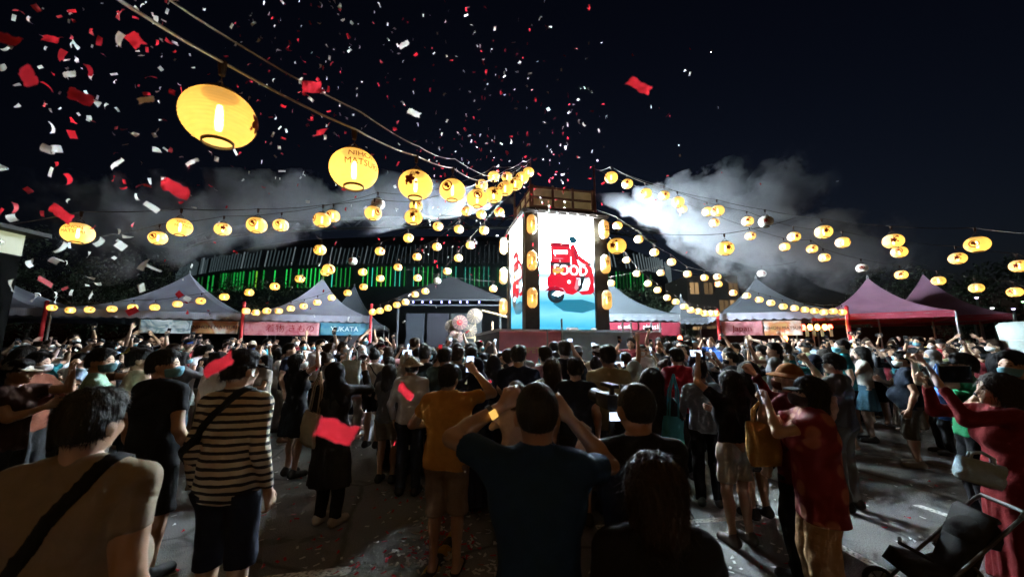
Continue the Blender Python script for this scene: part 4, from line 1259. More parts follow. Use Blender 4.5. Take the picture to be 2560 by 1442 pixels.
cl = empty('inflatable_column', (p.x+0.1, 7.2, 0.2)); tag(cl, 'fat white inflatable column at the right edge', 'column')
m.build('skin', plain('white_vinyl', (0.34, 0.40, 0.38), 0.45), cl, True)
for z in (0.5, 0.9, 1.3, 1.7):
    MB().lathe([(0.30 + 0.045*z/1.0*0.9, z-0.01), (0.312 + 0.045*z*0.9, z), (0.30 + 0.045*z*0.9, z+0.01)], 24).build('seam', plain('vinyl_seam', (0.4, 0.45, 0.44), 0.5), cl, True)

# ------------------------------------------------------------------ cable cover on the asphalt
a, b = ground_pt(1050, 1470), ground_pt(1138, 1330)
L = (b-a).length; rz = math.atan2(b.y-a.y, b.x-a.x)
cc = empty('cable_cover', (a.x, a.y, 0), rz); tag(cc, 'narrow black and yellow cable cover strip on the asphalt', 'cable cover')
YELP = plain('yellow_rubber', (0.50, 0.30, 0.03), 0.6, 0, 0.2, 20, 0.3); BLKR = plain('black_rubber', (0.03, 0.03, 0.03), 0.6, 0, 0.2, 20)
n = max(4, int(L/0.14))
for i in range(n):
    x0, x1 = L*i/n + 0.003, L*(i+1)/n - 0.003
    m = MB(); m.v = [(x0, -0.06, 0.001), (x1, -0.06, 0.001), (x1, -0.02, 0.028), (x0, -0.02, 0.028), (x0, 0.02, 0.028), (x1, 0.02, 0.028), (x0, 0.06, 0.001), (x1, 0.06, 0.001)]
    m.f = [(0, 1, 2, 3), (3, 2, 5, 4), (4, 5, 7, 6)]; m.m = [0]*3
    m.build('segment', YELP if i % 2 else BLKR, cc)
# ================================================================== lanterns on their cables
def lantern_shell(col, e):
    m, nt, b = mat_new('lantern_paper')
    nt.nodes.remove(b)
    tc = N(nt, 'ShaderNodeTexCoord'); sp = N(nt, 'ShaderNodeSeparateXYZ'); nt.links.new(tc.outputs['Object'], sp.inputs[0])
    wv = N(nt, 'ShaderNodeTexNoise', Scale=9.0, Detail=3.0); nt.links.new(tc.outputs['Object'], wv.inputs['Vector'])
    em = N(nt, 'ShaderNodeEmission'); em.inputs[0].default_value = (*col, 1)
    ma = N(nt, 'ShaderNodeMath', operation='MULTIPLY_ADD'); ma.inputs[1].default_value = e*0.35; ma.inputs[2].default_value = e*0.80
    nt.links.new(wv.outputs[0], ma.inputs[0])
    # hoops hold back light, the paper near the bulb is brightest
    sn = N(nt, 'ShaderNodeMath', operation='SINE'); k1 = N(nt, 'ShaderNodeMath', operation='MULTIPLY'); k1.inputs[1].default_value = 430.0
    nt.links.new(sp.outputs['Z'], k1.inputs[0]); nt.links.new(k1.outputs[0], sn.inputs[0])
    rb = N(nt, 'ShaderNodeMapRange'); rb.inputs[1].default_value = 0.55; rb.inputs[2].default_value = 1.0; rb.inputs[3].default_value = 1.0; rb.inputs[4].default_value = 0.62; nt.links.new(sn.outputs[0], rb.inputs[0])
    zz = N(nt, 'ShaderNodeMapRange'); zz.inputs[1].default_value = 0.12; zz.inputs[2].default_value = -0.03; zz.inputs[3].default_value = 0.55; zz.inputs[4].default_value = 1.15; nt.links.new(sp.outputs['Z'], zz.inputs[0])
    p1 = N(nt, 'ShaderNodeMath', operation='MULTIPLY'); nt.links.new(rb.outputs[0], p1.inputs[0]); nt.links.new(zz.outputs[0], p1.inputs[1])
    p2 = N(nt, 'ShaderNodeMath', operation='MULTIPLY'); nt.links.new(ma.outputs[0], p2.inputs[0]); nt.links.new(p1.outputs[0], p2.inputs[1])
    oi = N(nt, 'ShaderNodeObjectInfo'); vr = N(nt, 'ShaderNodeMapRange'); vr.inputs[3].default_value = 0.72; vr.inputs[4].default_value = 1.2; nt.links.new(oi.outputs['Random'], vr.inputs[0])
    p3 = N(nt, 'ShaderNodeMath', operation='MULTIPLY'); nt.links.new(p2.outputs[0], p3.inputs[0]); nt.links.new(vr.outputs[0], p3.inputs[1])
    nt.links.new(p3.outputs[0], em.inputs[1])
    rf = N(nt, 'ShaderNodeBsdfRefraction', IOR=1.0, Roughness=0.46); rf.inputs[0].default_value = (1, 0.80, 0.38, 1)
    df = N(nt, 'ShaderNodeBsdfDiffuse'); df.inputs[0].default_value = (0.62, 0.55, 0.38, 1)
    ms = N(nt, 'ShaderNodeMixShader'); ms.inputs[0].default_value = 0.42
    nt.links.new(df.outputs[0], ms.inputs[1]); nt.links.new(rf.outputs[0], ms.inputs[2])
    ad = N(nt, 'ShaderNodeAddShader'); nt.links.new(ms.outputs[0], ad.inputs[0]); nt.links.new(em.outputs[0], ad.inputs[1])
    nt.links.new(ad.outputs[0], nt.nodes['Material Output'].inputs[0])
    return m
SHELL_LIT = lantern_shell((1.0, 0.49, 0.095), 0.185)
SHELL_OFF = plain('unlit_lantern_paper', (0.72, 0.68, 0.60), 0.8, 0, 0.1, 8)
BULB = emit('lantern_bulb', (1.0, 0.76, 0.34), 4.5)
RIM = plain('lantern_rim', (0.05, 0.035, 0.015), 0.6)
PRED = plain('print_red', (0.28, 0.02, 0.012), 0.8); PBLK = plain('print_black', (0.03, 0.015, 0.01), 0.8)
LR, LH = 0.14, 0.118
def shell_mesh():
    m = MB(); n = 36; rows = 46
    for j in range(rows+1):
        t = j/rows
        z = -LH*0.93 + 2*LH*0.93*t
        r = LR*math.sqrt(max(0, 1-(z/LH)**2))**0.86
        r -= 0.0022*(0.5+0.5*math.cos(2*math.pi*t*15))
        for k in range(n):
            a = 2*math.pi*k/n; m.v.append((r*math.cos(a), r*math.sin(a), z))
    for j in range(rows):
        for k in range(n):
            k2 = (k+1) % n; m.f.append((j*n+k, j*n+k2, (j+1)*n+k2, (j+1)*n+k)); m.m.append(0)
    return m.mesh('lantern_shell', [SHELL_LIT], True)
L_SHELL = shell_mesh()
L_RIM = MB().lathe([(0.054, -0.121), (0.059, -0.121), (0.060, -0.108), (0.056, -0.108), (0.054, -0.121)], 24).mesh('rim', [RIM], True)
L_RIMT = MB().lathe([(0.053, 0.122), (0.062, 0.122), (0.064, 0.098), (0.055, 0.098), (0.053, 0.122)], 24).mesh('rim', [RIM], True)
L_BULB = MB().lathe([(0.001, -0.062), (0.012, -0.058), (0.016, -0.03), (0.014, 0.03), (0.010, 0.055), (0.001, 0.058)], 12).mesh('bulb', [BULB], True)
L_HANG = MB().tube([(-0.05, 0, 0.118), (-0.03, 0, 0.15), (0, 0, 0.175), (0, 0, 0.225)], 0.0035, 5).tube([(0.05, 0, 0.118), (0.03, 0, 0.15), (0, 0, 0.175)], 0.0035, 5).tube([(0, 0, 0.20), (0, 0, 0.265)], [0.012, 0.020], 8).mesh('hanger', [PBLK])
def wrap(me, zoff=0.0, rr=1.012):
    """lay a flat outline drawn in x, y onto the lantern's front"""
    bm = bmesh.new(); bm.from_mesh(me)
    bmesh.ops.triangulate(bm, faces=bm.faces[:])
    for _ in range(2):
        ed = [e for e in bm.edges if e.calc_length() > 0.022]
        if ed: bmesh.ops.subdivide_edges(bm, edges=ed, cuts=1); bmesh.ops.triangulate(bm, faces=bm.faces[:])
    for v in bm.verts:
        x, z = v.co.x, v.co.y + zoff
        r = LR*rr*math.sqrt(max(0.05, 1-(z/LH)**2))**0.86 + 0.0012
        a = x/LR
        v.co = (r*math.sin(a), -r*math.cos(a), z)
    bm.to_mesh(me); bm.free()
    return me
def disc_me(cx, cy, r, petals=0, n=30, hole=0.0):
    m = MB()
    f = lambda i: r*(1 if not petals else 0.62+0.38*abs(math.cos(petals*math.pi*i/n)))
    if hole:
        m.v = [(cx+f(i)*math.cos(2*math.pi*i/n), cy+f(i)*math.sin(2*math.pi*i/n), 0) for i in range(n)] + [(cx+hole*math.cos(2*math.pi*i/n), cy+hole*math.sin(2*math.pi*i/n), 0) for i in range(n)]
        m.f = [(i, (i+1) % n, n+(i+1) % n, n+i) for i in range(n)]
    else:
        m.v = [(cx, cy, 0)] + [(cx+f(i)*math.cos(2*math.pi*i/n), cy+f(i)*math.sin(2*math.pi*i/n), 0) for i in range(n)]
        m.f = [(0, 1+i, 1+(i+1) % n) for i in range(n)]
    m.m = [0]*len(m.f)
    return m.mesh('print')
def joined(*mes):
    bm = bmesh.new()
    for me in mes: bm.from_mesh(me)
    out = bpy.data.meshes.new('print'); bm.to_mesh(out); bm.free()
    return out
def setm(me, mat): me.materials.clear(); me.materials.append(mat); return me
PR_TXT = setm(wrap(text_mesh('NIHON\nMATSURI', 0.052), 0.012), PRED)
PR_KAN = wrap(text_mesh('桜', 0.055), 0.04)
PR_KAN.transform(Matrix.Rotation(0.15, 4, 'Z')); setm(PR_KAN, PBLK)
PR_FLW = setm(wrap(joined(disc_me(0.0, -0.008, 0.044, 5), disc_me(0.06, 0.05, 0.022, 5), disc_me(0.05, -0.035, 0.014, 5), disc_me(-0.03, -0.045, 0.010, 5))), PRED)
PR_SWL = setm(wrap(joined(disc_me(0, 0, 0.058, 0, 30, 0.044), disc_me(-0.008, 0.012, 0.024), disc_me(0.016, -0.014, 0.016))), PRED)
PRINTS = {'t': [('print', PR_TXT)], 'k': [('print', PR_FLW), ('kanji_print', PR_KAN)], 's': [('print', PR_SWL)]}
def lantern(p, kind, yaw, lit, label, tilt=0.0, scale=1.0):
    o = empty('paper_lantern', p, yaw)
    o.rotation_euler = (tilt, tilt*0.6, yaw); o.scale = (scale,)*3
    tag(o, label, 'lantern', 'round festival lanterns on cables')
    mobj('shade', L_SHELL, o, None if lit else SHELL_OFF)
    mobj('rim', L_RIM, o); mobj('rim', L_RIMT, o); mobj('hanger', L_HANG, o)
    if lit: mobj('bulb', L_BULB, o)
    for nme, me in PRINTS[kind]: mobj(nme, me, o)
    return o
CABLE = plain('black_cable', (0.05, 0.045, 0.04), 0.5); CABLE_L = plain('pale_cable', (0.45, 0.42, 0.38), 0.5)
TLT = PM @ Vector((-0.99, -0.99, 7.05-GZ)); TRT = PM @ Vector((0.99, -0.99, 7.05-GZ)); TLB = PM @ Vector((-0.99, 0.99, 7.0-GZ)); TRB = PM @ Vector((0.99, 0.99, 7.0-GZ))
STRINGS = [
 # name, list of (x, y, width, kind, lit), start point, end point
 ('the great near string', [(548,295,205,'k',1),(885,424,121,'t',1),(1039,463,84,'k',1),(1131,476,65,'s',1),(1193,497,55,'s',1),(1234,488,46,'k',1),(1263,472,39,'s',1),(1288,460,34,'k',1),(1305,445,32,'s',1),(1321,431,29,'t',1)], ('px', 120, -120, 1.05), TLT),
 ('the upper left string', [(195,583,92,'t',1),(450,568,67,'t',1),(642,563,56,'s',1),(805,550,47,'s',1),(933,533,42,'s',1),(1034,543,46,'k',1)], ('px', -160, 585, 3.6), TLT),
 ('the second left string', [(395,595,52,'s',1),(557,573,46,'k',1),(702,563,41,'s',1),(832,540,37,'s',1),(945,510,34,'t',0),(1040,515,35,'s',1),(1204,463,31,'k',1),(1234,442,29,'s',1),(1268,443,28,'s',1)], ('px', 150, 600, 5.0), TLT),
 ('the string from the first red pole', [(130,769,29,'s',1),(176,775,29,'s',1),(224,774,29,'k',1),(280,772,28,'s',1),(332,768,28,'t',1),(387,768,27,'s',1),(444,760,27,'t',1),(502,752,27,'k',1),(561,742,26,'s',1),(623,731,26,'s',1),(687,716,26,'k',1),(750,697,26,'s',1),(814,680,26,'s',1),(882,653,25,'s',0),(950,628,25,'k',1),(1021,595,26,'s',1),(1095,566,26,'s',1),(1166,528,26,'s',1)], ('px', 118, 757, 11.3), TLT),
 ('the string from the second red pole', [(615,777,18,'s',1),(640,781,18,'s',1),(667,777,19,'s',1),(697,777,19,'s',1),(727,771,19,'s',1),(759,765,20,'k',1),(793,756,20,'s',1),(829,744,20,'t',1),(869,732,20,'s',1),(909,717,21,'s',1),(951,696,21,'s',1),(995,668,22,'k',1),(1043,642,23,'s',1),(1092,617,23,'k',1),(1147,573,24,'s',1),(1203,536,25,'s',1)], ('px', 611, 765, 13.2), TLB),
 ('the string from the third red pole', [(932,780,15,'s',1),(950,777,16,'s',1),(970,770,17,'s',1),(992,762,18,'s',1),(1014,755,18,'s',1),(1038,736,19,'s',1),(1063,728,19,'s',1),(1093,702,19,'s',0),(1118,678,20,'s',1),(1146,645,22,'k',1),(1176,613,23,'s',1),(1210,576,24,'s',1),(1248,530,25,'s',1)], ('px', 929, 770, 14.6), TLB),
 ('the short string left of the arena lights', [(800,625,33,'s',1),(822,673,33,'s',1)], ('px', 790, 590, 8.5), ('px', 838, 705, 8.5)),
 ('the low string before the arena', [(907,680,23,'s',1),(1044,695,21,'k',1),(1233,722,20,'s',1)], ('px', 880, 640, 12.5), ('px', 1268, 705, 13.0)),
 ('the near right string', [(1528,444,33,'s',1),(1614,484,31,'s',1),(1695,505,33,'t',1),(1794,527,36,'s',1),(1915,554,38,'k',0),(2059,580,48,'k',1),(2233,603,60,'k',1),(2443,611,72,'s',1)], TRT, ('px', 2720, 590, 4.6)),
 ('the second right string', [(1568,460,28,'k',1),(1660,489,29,'k',1),(1769,529,29,'s',1),(1869,553,33,'k',1),(1985,592,34,'k',1),(2107,606,41,'s',1),(2248,630,47,'s',1),(2394,646,51,'k',1),(2548,665,58,'k',1)], TRT, ('px', 2740, 680, 5.2)),
 ('the third right string', [(1706,523,24,'s',1),(1786,557,28,'s',1),(1876,590,29,'k',1),(1962,617,29,'s',1),(2030,622,31,'k',1),(2061,644,31,'s',1),(2155,670,33,'s',0),(2253,687,37,'k',1),(2346,702,41,'t',1),(2441,720,44,'t',1),(2537,730,46,'s',1)], TRT, ('px', 2680, 730, 6.2)),
 ('the string to the last red pole', [(1544,564,24,'s',1),(1597,598,24,'s',1),(1636,631,23,'s',1),(1679,655,23,'s',1),(1719,685,22,'s',1),(1761,694,21,'s',1),(1793,692,21,'k',1),(1833,732,21,'s',1),(1867,739,21,'s',1),(1898,749,20,'s',1),(1927,757,20,'s',1),(1958,766,20,'s',1),(1986,770,21,'s',1),(2012,774,21,'s',1),(2036,777,21,'s',1),(2060,780,22,'s',1),(2083,778,22,'s',1),(2106,780,22,'s',1)], TRB, ('px', 2116, 768, 12.0)),
 ('the string to the pole by the airline banner', [(1566,650,20,'s',1),(1592,684,20,'s',1),(1620,709,19,'k',1),(1644,725,19,'s',1),(1668,744,19,'s',1),(1689,754,18,'s',1),(1710,766,18,'s',1),(1727,775,18,'s',1),(1746,778,17,'s',1),(1762,783,17,'s',1),(1778,783,17,'s',1),(1789,783,17,'s',1)], TRB, ('px', 1793, 775, 13.2)),
 ('the loose pair right of the tower', [(1542,615,48,'k',1),(1813,621,46,'k',1)], ('px', 1500, 575, 5.6), ('px', 1990, 545, 5.6)),
 ('the added fill string behind us on the left', [(0,0,0,'s',1)]*9, Vector((-6.5, -3.0, 3.5)), Vector((0.3, -0.7, 3.5))),  # strings behind us are unseen, added for warm fill on near backs
 ('the added fill string behind us on the right', [(0,0,0,'s',1)]*9, Vector((1.0, -0.9, 3.5)), Vector((6.5, -2.0, 3.5))),
 ('the middle added fill string behind us', [(0,0,0,'s',1)]*9, Vector((-5.0, -4.4, 3.3)), Vector((4.6, -3.8, 3.3))),
 ('the crossing added fill string behind us', [(0,0,0,'s',1)]*9, Vector((-4.0, -1.2, 3.7)), Vector((4.2, -5.2, 3.5))),
 ('the far added fill string behind us', [(0,0,0,'s',1)]*9, Vector((-6.0, -5.6, 3.2)), Vector((6.0, -5.4, 3.2))),
 ('the low added fill string behind us', [(0,0,0,'s',1)]*9, Vector((-5.5, -2.2, 2.9)), Vector((5.6, -2.9, 2.9))),
 ('the close added fill string behind us', [(0,0,0,'s',1)]*9, Vector((-3.6, -1.6, 3.15)), Vector((3.8, -1.5, 3.15))),
 ('the high added fill string behind us', [(0,0,0,'s',1)]*9, Vector((-6.5, -0.4, 3.9)), Vector((-1.2, -3.4, 3.6))),
 ('the right hand added fill string behind us', [(0,0,0,'s',1)]*9, Vector((1.4, -3.2, 3.6)), Vector((6.6, -0.4, 3.9))),
 ('the last added fill string behind us', [(0,0,0,'s',1)]*9, Vector((-3.5, -3.0, 3.0)), Vector((3.5, -3.3, 3.0))),
 ('the faint smoky string', [(1528,708,19,'s',1),(1652,682,20,'s',1),(1796,710,20,'s',1),(1904,684,25,'s',0)], ('px', 1515, 690, 13.6), ('px', 1990, 655, 11.0)),
]
ORD = ['first', 'second', 'third', 'fourth', 'fifth', 'sixth', 'seventh', 'eighth', 'ninth', 'tenth', 'eleventh', 'twelfth', 'thirteenth', 'fourteenth', 'fifteenth', 'sixteenth', 'seventeenth', 'eighteenth']
KN = {'k': 'red blossom print', 't': 'festival name print', 's': 'red swirl print'}
nl = 0
CAPX, CAPZ = [100, 125, 602, 925, 1440, 1700, 1795, 2116, 2200], [10.7, 10.8, 12.6, 14.0, 12.9, 12.9, 12.7, 11.5, 11.2]   # clear of the marquee fronts
for si, (sname, items, A, Bp) in enumerate(STRINGS):
    behind = 'behind us' in sname
    dz = [] if not behind else [1]*9
    for (x, y, w, k, lit) in ([] if behind else items):
        u = (x-1280)/FOC
        dz.append(FOC*2*LR*math.sqrt(1+u*u)/w)
    xs = np.arange(len(items))
    if len(items) > 3 and not behind:
        iv = np.polyval(np.polyfit(xs, 1/np.array(dz), 3 if len(items) > 6 else 2), xs)
        iv = 0.75*iv + 0.25/np.array(dz)
        dz = list(1/iv)
    pts = []
    for i, ((x, y, w, k, lit), z) in enumerate(zip(items, dz)):
        p = at(x, y, min(z, 14.4)) if not behind else A.lerp(Bp, (i+0.7)/9.4) + Vector((0, 0, -0.5))
        sc_ = 1.0
        if not behind and y > 655 and 100 < x < 2200 and z > 8:
            zc = float(np.interp(x, CAPX, CAPZ))
            if z > zc: p = at(x, y, zc); sc_ = max(0.72, zc/min(z, 14.4))
        yaw = -math.atan2(p.x, p.y) + rng.uniform(-0.5, 0.5) + (rng.choice((-1, 1))*rng.uniform(0.2, 1.0) if k == 's' and w < 60 else 0)
        if w > 100: yaw = -math.atan2(p.x, p.y) + (1.2 if w > 150 else 0.35)
        if x == 1039: yaw = -math.atan2(p.x, p.y) - 0.35
        side = 'left' if si in (0, 1, 2, 3, 4, 5, 6, 7, 14, 13) or True else 'right'
        lab = f"{'glowing yellow' if lit else 'unlit white'} lantern, {ORD[i]} from left on {sname}"
        lantern(p, k, yaw, lit, lab, rng.uniform(-0.06, 0.06), sc_)
        pts.append(p + Vector((0, 0, 0.262*sc_)))
        nl += 1
    ends = []
    for e in (A, Bp):
        ends.append(at(e[1], e[2], e[3]) if isinstance(e, tuple) else Vector(e))
    # cables run left to right
    line = [ends[0]] + pts + [ends[1]]
    cu = MB(); dense = []
    for i in range(len(line)-1):
        a, b = line[i], line[i+1]
        sag = min(0.10, 0.022*(b-a).length)
        n_ = 8 if (b-a).length > 0.8 else 3
        for q in range(n_):
            t = q/n_; v = a.lerp(b, t); v.z -= sag*4*t*(1-t); dense.append(v)
    dense.append(line[-1])
    cu.tube(dense, 0.006, 5, cap=False)
    o = cu.build('lantern_cable', CABLE_L if si == 0 else CABLE, None, True)
    tag(o, f'thin cable carrying {sname}', 'cable', 'lantern cables')
    if si == 0:
        d2 = [v + Vector((0.02, 0.0, 0.10 + 0.02*math.sin(i*0.3))) for i, v in enumerate(dense)]
        o = MB().tube(d2, 0.004, 5, cap=False).build('support_wire', CABLE_L, None, True)
        tag(o, 'thin pale support wire just above the great near string', 'wire')
# long lanterns on the tower's columns
LONG = MB()
n = 24; rows = 30
for j in range(rows+1):
    t = j/rows; z = -0.27+0.54*t
    q = max(0, (abs(z)-0.13)/0.14)
    r = 0.135*math.sqrt(max(0.12, 1-q*q)) - 0.002*(0.5+0.5*math.cos(2*math.pi*t*14))
    for k in range(n): LONG.v.append((r*math.cos(2*math.pi*k/n), r*math.sin(2*math.pi*k/n), z))
for j in range(rows):
    for k in range(n): LONG.f.append((j*n+k, j*n+(k+1) % n, (j+1)*n+(k+1) % n, (j+1)*n+k)); LONG.m.append(0)
LONGM = LONG.mesh('long_shade', [lantern_shell((1.0, 0.46, 0.11), 0.09)], True)
LONGK = text_mesh('祭', 0.15)
for v in LONGK.vertices:
    a = v.co.x/0.135; v.co = (0.141*math.sin(a), -0.141*math.cos(a), v.co.y)
setm(LONGK, PBLK)
for lx, ly, nm in ((-1.06, -1.36, 'left column facing us'), (1.06, -1.36, 'right column facing us'), (-1.36, 1.02, 'far left column')):
    for k, z in enumerate((5.05, 4.05, 3.05)):
        p = PM @ Vector((lx, ly, z-GZ))
        o = empty('long_lantern', p, YAW + (0 if lx > -1.2 else -math.pi/2))
        tag(o, f"{['top', 'middle', 'bottom'][k]} long capsule lantern on the {nm}", 'lantern', 'long lanterns on the tower')
        mobj('shade', LONGM, o)
        mobj('bulb', L_BULB, o).scale = (1, 1, 1.6)
        mobj('kanji_print', LONGK, o)
        for zz in (-0.275, 0.262):
            MB().lathe([(0.04, zz), (0.052, zz), (0.052, zz+0.02), (0.04, zz+0.02)], 16).build('rim', RIM, o)
        MB().box((-0.01, 0.0, 0.28), (0.01, 0.16, 0.30)).build('bracket', RIM, o)
# ================================================================== smoke blown from the tower
def smoke_mat(name, L, r0, r1, dens, scale, thr, seed, col=(0.48, 0.50, 0.54), curve=0.0, fade=0.75):
    """a cone of smoke along local x; density falls off from a wandering axis and is broken up by noise"""
    m = bpy.data.materials.new(name); m.use_nodes = True
    nt = m.node_tree; nt.nodes.remove(nt.nodes['Principled BSDF'])
    tc = N(nt, 'ShaderNodeTexCoord'); sp = N(nt, 'ShaderNodeSeparateXYZ'); nt.links.new(tc.outputs['Object'], sp.inputs[0])
    def math_(op, a, b=None, c=None):
        n = N(nt, 'ShaderNodeMath', operation=op)
        for i, q in enumerate((a, b, c)):
            if q is None: continue
            if isinstance(q, (int, float)): n.inputs[i].default_value = q
            else: nt.links.new(q, n.inputs[i])
        return n.outputs[0]
    x = math_('DIVIDE', sp.outputs['X'], L)
    rad = math_('MULTIPLY_ADD', x, r1-r0, r0)
    zc = math_('MULTIPLY', math_('MULTIPLY', x, x), curve)
    z = math_('SUBTRACT', sp.outputs['Z'], zc)
    rr = math_('SQRT', math_('ADD', math_('MULTIPLY', z, z), math_('MULTIPLY', sp.outputs['Y'], sp.outputs['Y'])))
    fall = math_('SUBTRACT', 1.0, math_('DIVIDE', rr, rad))
    nz = N(nt, 'ShaderNodeTexNoise', Scale=scale, Detail=5.0, Roughness=0.58, Distortion=0.35)
    nz.noise_dimensions = '4D'; nz.inputs['W'].default_value = seed
    nt.links.new(tc.outputs['Object'], nz.inputs['Vector'])
    v = math_('ADD', math_('MULTIPLY', fall, 0.85), math_('MULTIPLY', math_('SUBTRACT', nz.outputs[0], 0.5), 2.6))
    v = math_('SUBTRACT', v, thr)
    mr = N(nt, 'ShaderNodeMapRange', interpolation_type='SMOOTHSTEP'); mr.inputs[1].default_value = 0.0; mr.inputs[2].default_value = 0.16; mr.inputs[3].default_value = 0; mr.inputs[4].default_value = 1
    nt.links.new(v, mr.inputs[0])
    en = N(nt, 'ShaderNodeMapRange', interpolation_type='SMOOTHSTEP'); en.inputs[1].default_value = 1.0; en.inputs[2].default_value = fade; en.inputs[3].default_value = 0; en.inputs[4].default_value = 1
    nt.links.new(x, en.inputs[0])
    thin = math_('MULTIPLY_ADD', x, -0.7, 1.0)
    d = math_('MULTIPLY', math_('MULTIPLY', math_('MULTIPLY', mr.outputs[0], en.outputs[0]), thin), dens)
    pv = N(nt, 'ShaderNodeVolumePrincipled'); pv.inputs['Color'].default_value = (*col, 1); pv.inputs['Anisotropy'].default_value = 0.0
    nt.links.new(d, pv.inputs['Density'])
    nt.links.new(pv.outputs[0], nt.nodes['Material Output'].inputs['Volume'])
    m.cycles.volume_step_rate = 0.35
    return m
def plume(a, b, r0, r1, dens, scale, thr, seed, label, curve=0.0, col=(0.48, 0.50, 0.54), fade=0.75):
    a, b = Vector(a), Vector(b)
    L = (b-a).length
    m = MB(); n = 16; rows = 8
    for i in range(rows+1):
        x = L*i/rows; r = r0+(r1-r0)*i/rows
        for k in range(n):
            t = 2*math.pi*k/n
            m.v.append((x, r*math.cos(t), r*math.sin(t) + curve*(i/rows)**2))
    for i in range(rows):
        for k in range(n): m.f.append((i*n+k, i*n+(k+1) % n, (i+1)*n+(k+1) % n, (i+1)*n+k)); m.m.append(0)
    m.f.append(tuple(range(n))[::-1]); m.m.append(0); m.f.append(tuple(rows*n+k for k in range(n))); m.m.append(0)
    o = m.build('smoke_plume', smoke_mat('smoke', L, r0, r1, dens, scale, thr, seed, col, curve, fade))
    d = (b-a).normalized()
    o.matrix_world = Matrix.Translation(a) @ d.to_track_quat('X', 'Z').to_matrix().to_4x4()
    tag(o, label, 'smoke', kind='stuff')
    return o
plume(PM @ Vector((1.15, -0.6, 6.35-GZ)), at(2020, 640, 12.4), 0.12, 2.2, 0.55, 1.25, 0.14, 3.1, 'bright white jet of smoke slanting down right from the tower top', fade=0.65)
plume(at(1720, 560, 12.5), at(2260, 650, 12.4), 0.8, 1.6, 0.60, 1.1, 0.14, 8.4, 'thin grey smoke drifting right over the marquees')
plume(at(1585, 490, 12.6), at(1880, 465, 13.0), 0.3, 1.3, 1.3, 1.3, 0.17, 5.7, 'puffs of grey smoke rising just right of the tower')
plume(at(1800, 590, 12.6), at(2010, 440, 12.8), 0.5, 1.45, 1.3, 1.3, 0.16, 9.9, 'billow of grey smoke rising above the right marquees')
plume(PM @ Vector((-1.15, 0.2, 6.35-GZ)), at(880, 505, 12.2), 0.15, 1.25, 1.0, 1.0, 0.04, 1.3, 'bright white jet of smoke blown left from the tower top', fade=0.8)
plume(at(940, 490, 12.6), at(100, 590, 10.5), 0.9, 1.9, 0.65, 1.1, 0.14, 6.2, 'dim grey smoke spreading over the left marquees', fade=0.7)
# ================================================================== held and carried things
PH_BODY = MB().box((-0.037, -0.0045, -0.078), (0.037, 0.0045, 0.078)).mesh('phone_body', [plain('phone_case', (0.02, 0.02, 0.022), 0.35)])
PH_SCR = MB().box((-0.034, -0.0058, -0.074), (0.034, -0.0047, 0.074)).mesh('phone_screen', [emit('phone_screen', (0.55, 0.72, 1.0), 0.45)])
PH_LENS = MB().box((0.008, 0.0047, 0.040), (0.030, 0.0065, 0.070)).mesh('phone_lens', [plain('lens_glass', (0.01, 0.01, 0.012), 0.1)])
def phone_at(person, g, side, label, land=False, off=(0, 0, 0)):
    wr_, Mx = g.wrist[side]
    c = wr_ + Mx[:, 1]*0.10 - Mx[:, 2]*0.035 + np.array(off)
    bpy.context.view_layer.update()
    o = empty('phone', (0, 0, 0))
    o.matrix_world = person.matrix_world @ Matrix.Translation(Vector(c)) @ Matrix.Rotation(R(-12), 4, 'X') @ (Matrix.Rotation(R(90), 4, 'Y') if land else Matrix.Identity(4))
    tag(o, label, 'phone', 'phones held up by the crowd')
    mobj('phone_body', PH_BODY, o); mobj('phone_screen', PH_SCR, o); mobj('phone_lens', PH_LENS, o)
    return o
def bag(p, w, d, h, col, label, rz=0.0, handle=0.22, kind='tote_bag', tilt=0.0, loop=None):
    o = empty(kind, p, rz); o.rotation_euler = (0, tilt, rz); tag(o, label, 'bag')
    m = MB(); n = 10
    for j in range(n+1):
        v = j/n
        for k in range(20):
            a = 2*math.pi*k/20
            cx, sy = math.cos(a), math.sin(a)
            sx = (abs(cx)**0.35)*(1 if cx > 0 else -1); ss = (abs(sy)**0.5)*(1 if sy > 0 else -1)
            fat = d*(0.25+0.75*math.sin(math.pi*min(1, 0.15+v*0.75))) if v < 1 else d*0.25
            m.v.append((sx*w/2*(0.93+0.07*v)+0.006*math.sin(9*v+k), ss*fat/2+0.008*math.sin(7*v+2*k), h*v - h))
    for j in range(n):
        for k in range(20): m.f.append((j*20+k, j*20+(k+1) % 20, (j+1)*20+(k+1) % 20, (j+1)*20+k)); m.m.append(0)
    m.f.append(tuple(range(20))[::-1]); m.m.append(0)
    m.build('bag_body', fabric(col), o, True)
    for y in (-d*0.12, d*0.12):
        MB().tube([(-w*0.28, y, -0.03), (-w*0.24, y, handle*0.6), (0, y*0.4, handle), (w*0.24, y, handle*0.6), (w*0.28, y, -0.03)], 0.008, 6).build('handle', fabric(col), o, True)
    return o

